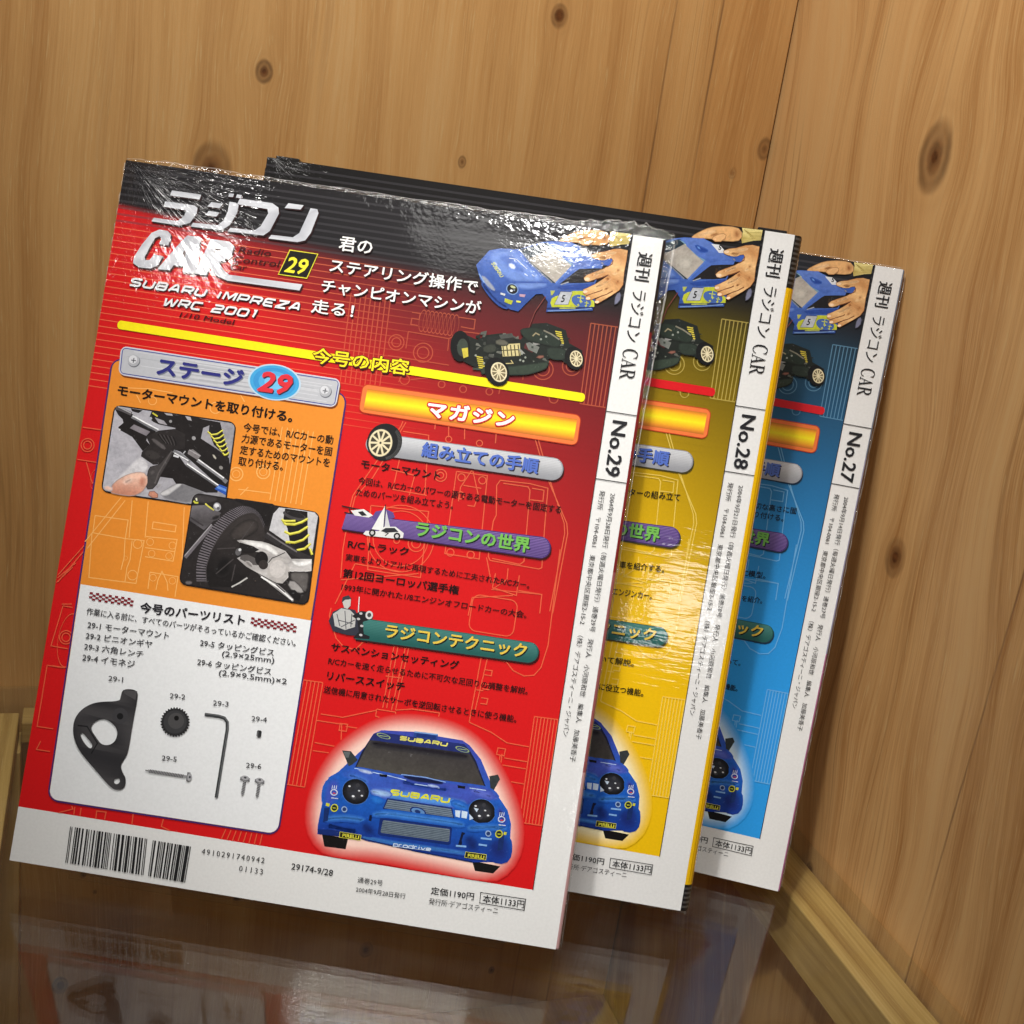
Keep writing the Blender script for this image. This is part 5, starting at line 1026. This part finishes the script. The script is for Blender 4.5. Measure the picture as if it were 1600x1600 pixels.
        # motor can, plate, screw
        k.poly(pz((166, 182), (330, 176), (484, 262), (380, 370), (296, 446), (140, 342)), lambda u, v: mix(lin((72, 68, 70)), lin((116, 112, 116)), .5 + .5 * math.sin((u + v) * .7))); k.soft(pz((330, 330), (480, 262), (500, 300), (400, 370)), lin((38, 35, 36)), lin((80, 76, 78)), .8); k.line(pz((150, 310), (290, 400)), .6, lin((60, 56, 58)))
        k.soft(pz((165, 70), (300, 70), (480, 110), (380, 150), (200, 150)), lin((66, 62, 63)), D0, 1.0); k.line(pz((185, 130), (200, 150), (235, 152)), .7, lin((206, 206, 70))); k.line(pz((212, 100), (218, 130)), .6, lin((226, 226, 200))); k.line(pz((310, 160), (345, 190), (405, 232)), .6, lin((214, 208, 90)))
        c = pz((440, 196))[0]; k.ell(c, (1.6, -.2), (0, 1.7), lin((150, 150, 156)), 20); k.ell((c[0] - .3, c[1] + .4), (1.0, 0), (0, .9), lin((222, 222, 226)), 16); k.ell((c[0] + .5, c[1] - .5), (.6, 0), (0, .6), lin((96, 96, 102)), 12)
        k.line(pz((92, 742), (230, 580), (388, 396)), 1.5, lin((112, 107, 112))); k.line(pz((90, 722), (380, 384)), .4, lin((164, 160, 164)))
        # gear: toothed rim between two curves, dark dished face
        def bez(pts, t):
            x = t * (len(pts) - 1); i = min(int(x), len(pts) - 2); f = x - i
            p = [np.array(pts[max(0, min(len(pts) - 1, j))], float) for j in (i - 1, i, i + 1, i + 2)]
            return .5 * ((2 * p[1]) + (-p[0] + p[2]) * f + (2 * p[0] - 5 * p[1] + 4 * p[2] - p[3]) * f * f + (-p[0] + 3 * p[1] - 3 * p[2] + p[3]) * f ** 3)
        GO = [(218, 1000), (214, 870), (234, 740), (274, 618), (330, 500), (400, 398), (480, 312), (570, 242), (660, 198), (745, 188), (835, 216), (910, 280), (962, 390)]
        GI = [(330, 1000), (322, 880), (346, 770), (386, 660), (442, 555), (512, 455), (592, 370), (680, 302), (760, 272), (826, 262), (872, 285), (915, 335), (950, 420)]
        face = [tuple(bez(GI, i / 40)) for i in range(41)] + [(962, 520), (900, 760), (760, 980), (600, 1064), (360, 1064)]
        k.poly(pz(*face), lambda u, v: mix(lin((30, 27, 27)), lin((56, 51, 50)), sstep(pz((500, 1000))[0][1], pz((700, 300))[0][1], v)))
        for i in range(52):
            t0, t1, t2 = i / 52, (i + .55) / 52, (i + 1) / 52; fade = 1 - .6 * sstep(.62, .95, t0)
            for a_, b_, cc in ((t0, t1, mix(lin((40, 36, 38)), lin((112, 106, 112)), fade)), (t1, t2, lin((28, 25, 26)))):
                k.add(pz(tuple(bez(GI, a_)), tuple(bez(GI, b_)), tuple(bez(GO, b_)), tuple(bez(GO, a_))), [[0, 1, 2, 3]], cc)
        k.line(pz(*[tuple(bez(GI, i / 40)) for i in range(41)]), .35, lin((72, 67, 68)))
        k.soft(pz((560, 520), (700, 380), (840, 330), (900, 420), (780, 480), (660, 560)), lin((66, 60, 58)), lin((46, 42, 41)), 2.0); k.soft(pz((420, 820), (560, 720), (600, 860), (520, 960), (430, 940)), lin((24, 22, 22)), lin((36, 33, 33)), 2.0)
        for q in (((640, 640), (440, 650)), ((620, 760), (430, 920)), ((700, 560), (840, 360)), ((640, 820), (600, 1000))): k.line(pz(*q), .45, lin((70, 65, 65)))
        k.soft(pz((60, 1010), (110, 980), (200, 1000), (190, 1040), (90, 1040)), lin((110, 104, 106)), D0, .8)
        # suspension arm
        k.line(pz((965, 495), (1150, 610), (1300, 700), (1450, 765)), 2.5, lin((50, 47, 48))); k.line(pz((985, 478), (1150, 588), (1310, 684)), .6, lin((112, 108, 110))); k.line(pz((1120, 620), (1145, 598)), .4, lin((24, 22, 22)))
        # pliers
        ST = lambda u, v: mix(lin((164, 160, 158)), lin((212, 208, 206)), .5 + .5 * math.sin(u * .55 + v * .3))
        k.poly(pz((655, 560), (700, 552), (1000, 592), (1186, 676), (1250, 760), (1470, 762), (1468, 890), (1330, 912), (1222, 892), (1224, 960), (1160, 1026), (1090, 1020), (872, 905), (760, 842), (658, 752), (690, 735), (770, 714), (880, 770), (985, 790), (988, 740), (940, 690), (850, 680), (760, 640)), ST)
        k.soft(pz((690, 560), (980, 592), (1110, 706), (1090, 724), (960, 650), (820, 610)), lin((238, 237, 235)), ST, 1.0, 1); k.poly(pz((690, 580), (830, 620), (900, 660), (840, 690), (720, 690), (680, 640)), lin((34, 31, 31))); k.poly(pz((700, 720), (770, 712), (900, 770), (880, 830), (800, 820), (690, 760)), lin((88, 84, 83))); k.soft(pz((720, 760), (830, 800), (860, 880), (780, 840)), lin((120, 115, 113)), ST, 1.0)
        k.ell(pz((925, 760))[0], (2.6, -.8), (.5, 2.9), lin((30, 27, 27)), 24); k.ell(pz((945, 822))[0], (1.9, 0), (0, 1.9), lin((54, 48, 46)), 20); k.ell(pz((672, 684))[0], (1.2, 0), (0, 1.5), lin((96, 94, 96)), 16); k.ell(pz((690, 660))[0], (.6, 0), (0, .6), lin((214, 214, 216)), 10)
        k.ell(pz((1108, 880))[0], (4.5, -.4), (.3, 5.0), lin((186, 181, 178)), 30); k.ell(pz((1100, 868))[0], (3.2, -.2), (.2, 3.6), lin((204, 199, 196)), 26); k.line(pz((1000, 800), (1040, 750), (1100, 728), (1180, 690)), .35, lin((70, 66, 65))); k.line(pz((1220, 900), (1222, 960), (1160, 1026)), .4, lin((60, 56, 55)))
        k.soft(pz((1240, 770), (1330, 800), (1470, 775), (1468, 810), (1340, 846), (1270, 820)), lin((244, 243, 242)), ST, 1.2, 1); k.soft(pz((1230, 900), (1340, 915), (1440, 905), (1430, 960), (1410, 1130), (1330, 1060), (1240, 980)), lin((98, 94, 92)), D0, 1.0, 1); k.soft(pz((1225, 975), (1290, 1000), (1400, 1130), (1300, 1120), (1200, 1050)), lin((164, 160, 158)), D0, .8, 1)
        k.poly(pz((890, 920), (960, 960), (1110, 1040), (1180, 1100), (1276, 1195), (1270, 1226), (1150, 1135), (1000, 1020)), lin((150, 147, 146))); k.line(pz((920, 950), (1110, 1070), (1262, 1205)), .7, lin((242, 241, 240))); k.line(pz((1080, 1035), (1180, 1120)), .4, lin((60, 57, 57)))
        k.poly(pz((1210, 1100), (1290, 1095), (1350, 1160), (1330, 1215), (1270, 1180)), lin((28, 25, 26))); k.line(pz((600, 1062), (690, 1015), (772, 962)), .6, lin((196, 194, 190))); k.soft(pz((820, 985), (900, 980), (880, 1010), (830, 1010)), lin((110, 98, 84)), D0, .6)
        o = k.obj('step_photo', panel, M_PHOTO[no]); o['label'] = 'printed photo of a black gear and steel pliers'

    # ---- spine strip: lettering turned a quarter clockwise
    k = Ink(top); F_ = F28; SB = lin((38, 38, 42))
    def sx(z, p): return F_[z](p)
    def turn(s_, top, bot, h, w=0.0, shift=0.0, spacing=1.0, col=SB):
        """string running down the strip between two print heights (mm), centred at FIELD_R..BW"""
        c = (FIELD_R + BW) / 2 + shift; k.text(s_, (c - h / 2, top), (c - h / 2, bot), h, col, w, 0, spacing)
    yv = lambda z, p: F_[z](p)[1]
    turn('週刊', yv('8', (930, 446)), yv('8', (930, 566)), 6.0, .012)
    turn('ラジコン', yv('8', (900, 602)), yv('8', (865, 812)), 5.6, -.002)
    # roman capitals C A R, drawn with thick and thin strokes
    y0_, y1_ = yv('8', (870, 842)), yv('8', (850, 968)); cx_ = (FIELD_R + BW) / 2; hh = 6.0; L_ = (y0_ - y1_) / 3.05
    def cap(i, polys):
        for q in polys: k.poly([(cx_ - hh / 2 + b * hh, y0_ - (i + a) * L_) for a, b in q][::-1], SB)
    cap(0, [[(.93, .72), (.90, .72), (.80, .90), (.60, .96), (.42, .92), (.26, .76), (.22, .5), (.26, .24), (.42, .08), (.62, .04), (.80, .10), (.93, .26), (.97, .22), (.82, .03), (.58, -.03), (.32, .03), (.12, .22), (.05, .5), (.12, .78), (.32, .97), (.58, 1.03), (.78, .98), (.86, .94), (.90, 1.0), (.93, 1.0)]])
    cap(1.02, [[(.50, 1.02), (.14, .06), (.02, .06), (.02, 0), (.32, 0), (.32, .06), (.21, .06), (.30, .32), (.60, .32), (.58, .38), (.33, .38), (.46, .74)], [(.50, 1.02), (.90, .06), (1.0, .06), (1.0, 0), (.60, 0), (.60, .06), (.72, .06), (.42, .84)]])
    cap(2.08, [[(.0, 1.0), (.0, .95), (.11, .93), (.11, .07), (.0, .05), (.0, 0), (.40, 0), (.40, .05), (.28, .07), (.28, .93), (.46, .95), (.46, 1.0)], [(.28, 1.0), (.62, .98), (.80, .86), (.82, .70), (.74, .56), (.56, .48), (.92, .05), (1.0, .04), (1.0, 0), (.78, 0), (.40, .47), (.28, .47), (.28, .53), (.50, .54), (.62, .62), (.64, .76), (.56, .91), (.28, .95)]])
    b0, b1 = F29['4']((1445, 272))[1], F29['4']((1388, 608))[1]
    k.line([(FIELD_R, b0), (BW, b0)], .32, SB); k.line([(FIELD_R, b1), (BW, b1)], .32, SB)
    k.line([(FIELD_R, RED_B), (FIELD_R, BH)], .28, SB)
    turn('No.%d' % no, b0 - 3.0, b1 + 1.8, 6.0, .03)
    date = {29: '28', 28: '21', 27: '14'}[no]
    t0 = F29['4']((1470, 682))[1]; e1 = yv('b', (830, 512)); e2 = yv('b', (800, 388))
    k.text('2004年9月%s日発行（毎週火曜日発行）通巻%d号　発行人　小河原和世　編集人　加藤美香子' % (date, no), (cx_ + .4, t0), (cx_ + .4, e1), 2.35, SB, .002)
    k.text('発行所　〒104-0061　東京都中央区銀座2-15-2　（株）デアゴスティーニ・ジャパン', (cx_ - 3.9, t0 + .6), (cx_ - 3.9, e2), 2.35, SB, .002)
    o = k.obj('spine_label', cover, mat); o['label'] = 'white spine strip reading No.%d' % no
    return cover

# ------------------------------------------------------------------ magazines
def place(bl, yaw, lean):
    xd = Vector((math.cos(yaw), math.sin(yaw), 0)); n = Vector((-math.sin(yaw), math.cos(yaw), 0))
    ud = math.cos(lean) * Vector((0, 0, 1)) + math.sin(lean) * n
    yd = ud.cross(xd)                              # into the magazine
    M = Matrix((xd, yd, ud)).transposed().to_4x4(); M.translation = Vector(bl); return M

def film_edge(name, path, w, amp, seed, parent, n=90, rough=1.0):
    """crumpled strip of film along a path of (x, y, z, outward x, outward y, outward z)"""
    rr = random.Random(seed); vs = []; fs = []; m_ = 5
    ph = [rr.uniform(0, 6.28) for _ in range(9)]
    for i in range(n + 1):
        t = i / n * (len(path) - 1); a = min(int(t), len(path) - 2); f = t - a
        p = [path[a][k] * (1 - f) + path[a + 1][k] * f for k in range(6)]
        nz = sum(math.sin(i * (.35 + .31 * q) + ph[q]) for q in range(5)) / 5
        ww = w * (1 + rough * (-.35 + .5 * abs(math.sin(i * .23 + ph[5])) + .35 * nz))
        for j in range(m_ + 1):
            s = (0, .25, .5, .74, .9, 1)[j]; s = s if j < m_ else max(1.0, .9 + .00035 / ww); k = amp * s * math.sin(i * 1.1 + j * 1.7 + ph[6]) + amp * .6 * s * math.sin(i * 2.3 - j + ph[7])
            vs.append((p[0] + p[3] * ww * s, p[1] + p[4] * ww * s - k * (1 if p[4] == 0 else .2), p[2] + p[5] * ww * s + (k if p[5] == 0 else 0)))
    for i in range(n):
        for j in range(m_): a = i * (m_ + 1) + j; fs.append([a, a + 1, a + m_ + 2, a + m_ + 1])
    o = mesh_obj(name, vs, fs, M_FILM, parent, None, True); o.data.materials.append(M_FOLD)
    o.data.polygons.foreach_set('material_index', [int(i % m_ == m_ - 1) for i in range(len(fs))]); return o

def magazine(no, bl, yaw, lean, thick, label, mat, side, spine):
    root = thing('magazine', label, 'magazine', place(bl, yaw, lean))
    x1, z1 = BW * 1e-3, BH * 1e-3
    # flat face, rounded spine edge on the right, softly rounded left edge; rings stacked up the height
    r = spine; rl = min(.0012, thick * .4); y0 = .00004; pr = []
    for i in range(6): a = math.pi / 2 * i / 5; pr.append((rl - rl * math.cos(a) , y0 + rl - rl * math.sin(a)))
    for i in range(9): a = math.pi / 2 * i / 8; pr.append((x1 + r * math.sin(a), y0 + min(r * 1.15, thick * .5) * (1 - math.cos(a))))
    pr += [(x1 + r, thick - rl * .5), (x1 + r - rl * .5, thick), (0, thick)]
    zs = sorted(set([0.0, .0005, z1 - .0005, z1] + [q[0] * 1e-3 + d for q in side if 0 < q[0] < BH for d in (-.00015, .00015)])); n = len(pr)
    def inset(p, z):
        k = .0004 if z in (0.0, z1) else 0.0
        return (min(max(p[0], k), x1 + r - k), min(max(p[1], y0 + k), thick - k), z)
    v = [Vector(inset(p, z)) for z in zs for p in pr]; f = []
    for j in range(len(zs) - 1):
        for i in range(n): f.append([j * n + i, j * n + (i + 1) % n, (j + 1) * n + (i + 1) % n, (j + 1) * n + i])
    f += [list(range(n))[::-1], [(len(zs) - 1) * n + i for i in range(n)]]
    def col(p):
        c = side[0][1]
        for zc, cc in side:
            if p.z * 1e3 >= zc: c = cc
        return c
    body = mesh_obj('body', v, f, mat, root, [col(p) for p in v])
    return root

m29 = magazine(29, (-.1783180, .4095528, GZ - .3114591), -.0290686, .3539920, .0125,
               'shrink wrapped red magazine No.29 standing in front of the other two', M_PAPER, [(0, lin((190, 150, 150))), (70, lin((150, 84, 88))), (150, lin((124, 30, 34))), (247, lin((34, 28, 28)))], .0014)
c29 = build_cover(29, m29, M_PAPER, True)
m28 = magazine(28, (-.1254345, .4505959, GZ - .3114591), -.0500784, .2600557, .0130,
               'yellow boxed magazine No.28 in the middle, behind the red one', M_PAPER28, [(0, lin((28, 26, 26))), (11.5, lin((236, 186, 10))), (263.5, lin((26, 24, 24)))], .0036)
c28 = build_cover(28, m28, M_PAPER28, False)
m27 = magazine(27, (-.0734016, .5124613, GZ - .3202566), -.1623319, .2921925, .0036,
               'blue magazine No.27 at the back beside the right wall', M_PAPER27, [(0, lin((176, 110, 150))), (110, lin((150, 150, 178))), (200, lin((120, 130, 150)))], .0008)
c27 = build_cover(27, m27, M_PAPER27, False)
# ribbed print on the visible side of the yellow box, folded tabs at its top corners
vs = []; fs = []; cs = []
def sbar(a0, a1, z0, z1, c):
    # strip on the rounded spine edge between two angles
    n = len(vs); m_ = 5; r = .0036; ry = min(r * 1.15, .0065)
    for z in (z0, z1):
        for i in range(m_ + 1):
            a = a0 + (a1 - a0) * i / m_; vs.append((.220 + (r + .00005) * math.sin(a), .00004 + ry * (1 - math.cos(a)) - .00005 * math.cos(a), z)); cs.append(c)
    for i in range(m_): fs.append([n + i, n + i + 1, n + m_ + 2 + i, n + m_ + 1 + i])
for i in range(5): sbar(.1, 1.4, .0014 + i * .002, .0023 + i * .002, lin((78, 76, 74)))
for i in range(10): sbar(.1, 1.4, .2652 + i * .002, .2661 + i * .002, lin((74, 72, 70)))
for a in (.42, .80): sbar(a, a + .05, .0125, .2625, lin((170, 120, 8)))
mesh_obj('side_print', vs, fs, M_PAPER28, m28, cs)
for x0, x1 in ((.003, .013), (.205, .217)):
    v, f = bevel_box(x0, x1, .002, .011, .28505, .2866, .0004); mesh_obj('box_tab', v, f, M_PAPER28, m28, [lin((30, 28, 28))] * len(v))
v, f = bevel_box(-.0009, -.0001, .002, .011, .262, .281, .0003); mesh_obj('box_tab', v, f, M_PAPER28, m28, [lin((30, 28, 28))] * len(v))

# film seams
E_ = 1e-4
film_edge('shrink_wrap', [(-.0008, .002, .2852, 0, .35, .5), (.02, .002, .2852, 0, .3, .9), (.06, .002, .2852, 0, .35, .75), (.13, .001, .2852, 0, .3, .7), (.185, .001, .2852, 0, .25, 1.0), (.203, .001, .2852, 0, .15, 1.9), (.213, .001, .2852, 0, 0, 1.7), (.2225, .001, .2850, .5, 0, 1.0), (.2235, .001, .2835, 1, 0, .1)], .0028, .0005, 3, m29, 190, .55)
film_edge('shrink_wrap', [(.2214, .002, .284, 2.6, 0, 0), (.2214, .003, .250, 1.9, 0, 0), (.2214, .004, .200, .9, 0, 0), (.2214, .005, .100, .3, 0, 0), (.2214, .005, .03, .5, 0, 0), (.2214, .005, .0, .7, 0, -.2)], .0013, .00006, 5, m29, 170, .12)
film_edge('shrink_wrap', [(.200, .004, -.0002, 0, 0, -1), (.223, .004, -.0002, .1, 0, -1)], .0016, .0003, 21, m28, 40)
film_edge('shrink_wrap', [(-.0002, .002, .285, -1, 0, 0), (-.0002, .002, .20, -.5, 0, 0)], .0006, .0004, 6, m29, 80)
film_edge('shrink_wrap', [(0, .002, .2852, 0, .2, .6), (.219, .001, .2852, 0, .1, .6)], .0010, .0005, 9, m27, 120)
film_edge('shrink_wrap', [(.2209, .002, .284, 1, 0, 0), (.2209, .002, .002, .6, 0, 0)], .0006, .0003, 11, m27, 140)

# ------------------------------------------------------------------ clear stands that lift the magazines off the glass
def stand(bl, yaw, lean, thick, label):
    M = place(bl, yaw, lean); root = thing('display_stand', label, 'display stand', Matrix.Translation((0, 0, 0)), 'clear stands under the magazines')
    inv = M
    drop = (bl[2]) / math.cos(lean)                # distance down the slope to the glass
    def part(nm, x0, x1, y0, y1, z0, z1):
        v, f = bevel_box(x0, x1, y0, y1, z0, z1, .0003)
        mesh_obj(nm, [M @ Vector(p) for p in v], f, M_ACRYL, root)
    yb = thick + .0003
    part('ledge', .020, .200, .0015, yb, -.0018, -.0002)
    part('back_plate', .020, .200, yb, yb + .0018, -drop + math.tan(lean) * (yb + .0019) + .0003, .120)
    # foot behind
    p = M @ Vector((.02, yb + .0022, .08)); n = Vector((-math.sin(yaw), math.cos(yaw), 0)); xd = Vector((math.cos(yaw), math.sin(yaw), 0))
    vs = []
    for dx in (.088, .0898):
        for q in ((0, .0, None), ):
            a = M @ Vector((dx, yb + .0021, .075)); b = M @ Vector((dx, yb + .0021, -drop + math.tan(lean) * (yb + .0022) + .0006)); c = Vector((a.x, a.y, .0004)) + n * .002
            vs += [a, b, c]
    mesh_obj('rear_strut', vs, [[0, 2, 1], [3, 4, 5], [0, 1, 4, 3], [1, 2, 5, 4], [2, 0, 3, 5]], M_ACRYL, root)
    return root
stand((-.1783180, .4095528, GZ - .3114591), -.0290686, .3539920, .0127, 'clear acrylic stand under the red magazine')
stand((-.1254345, .4505959, GZ - .3114591), -.0500784, .2600557, .0132, 'clear acrylic stand under the yellow magazine')
stand((-.0734016, .5124613, GZ - .3202566), -.1623319, .2921925, .0038, 'clear acrylic stand under the blue magazine')
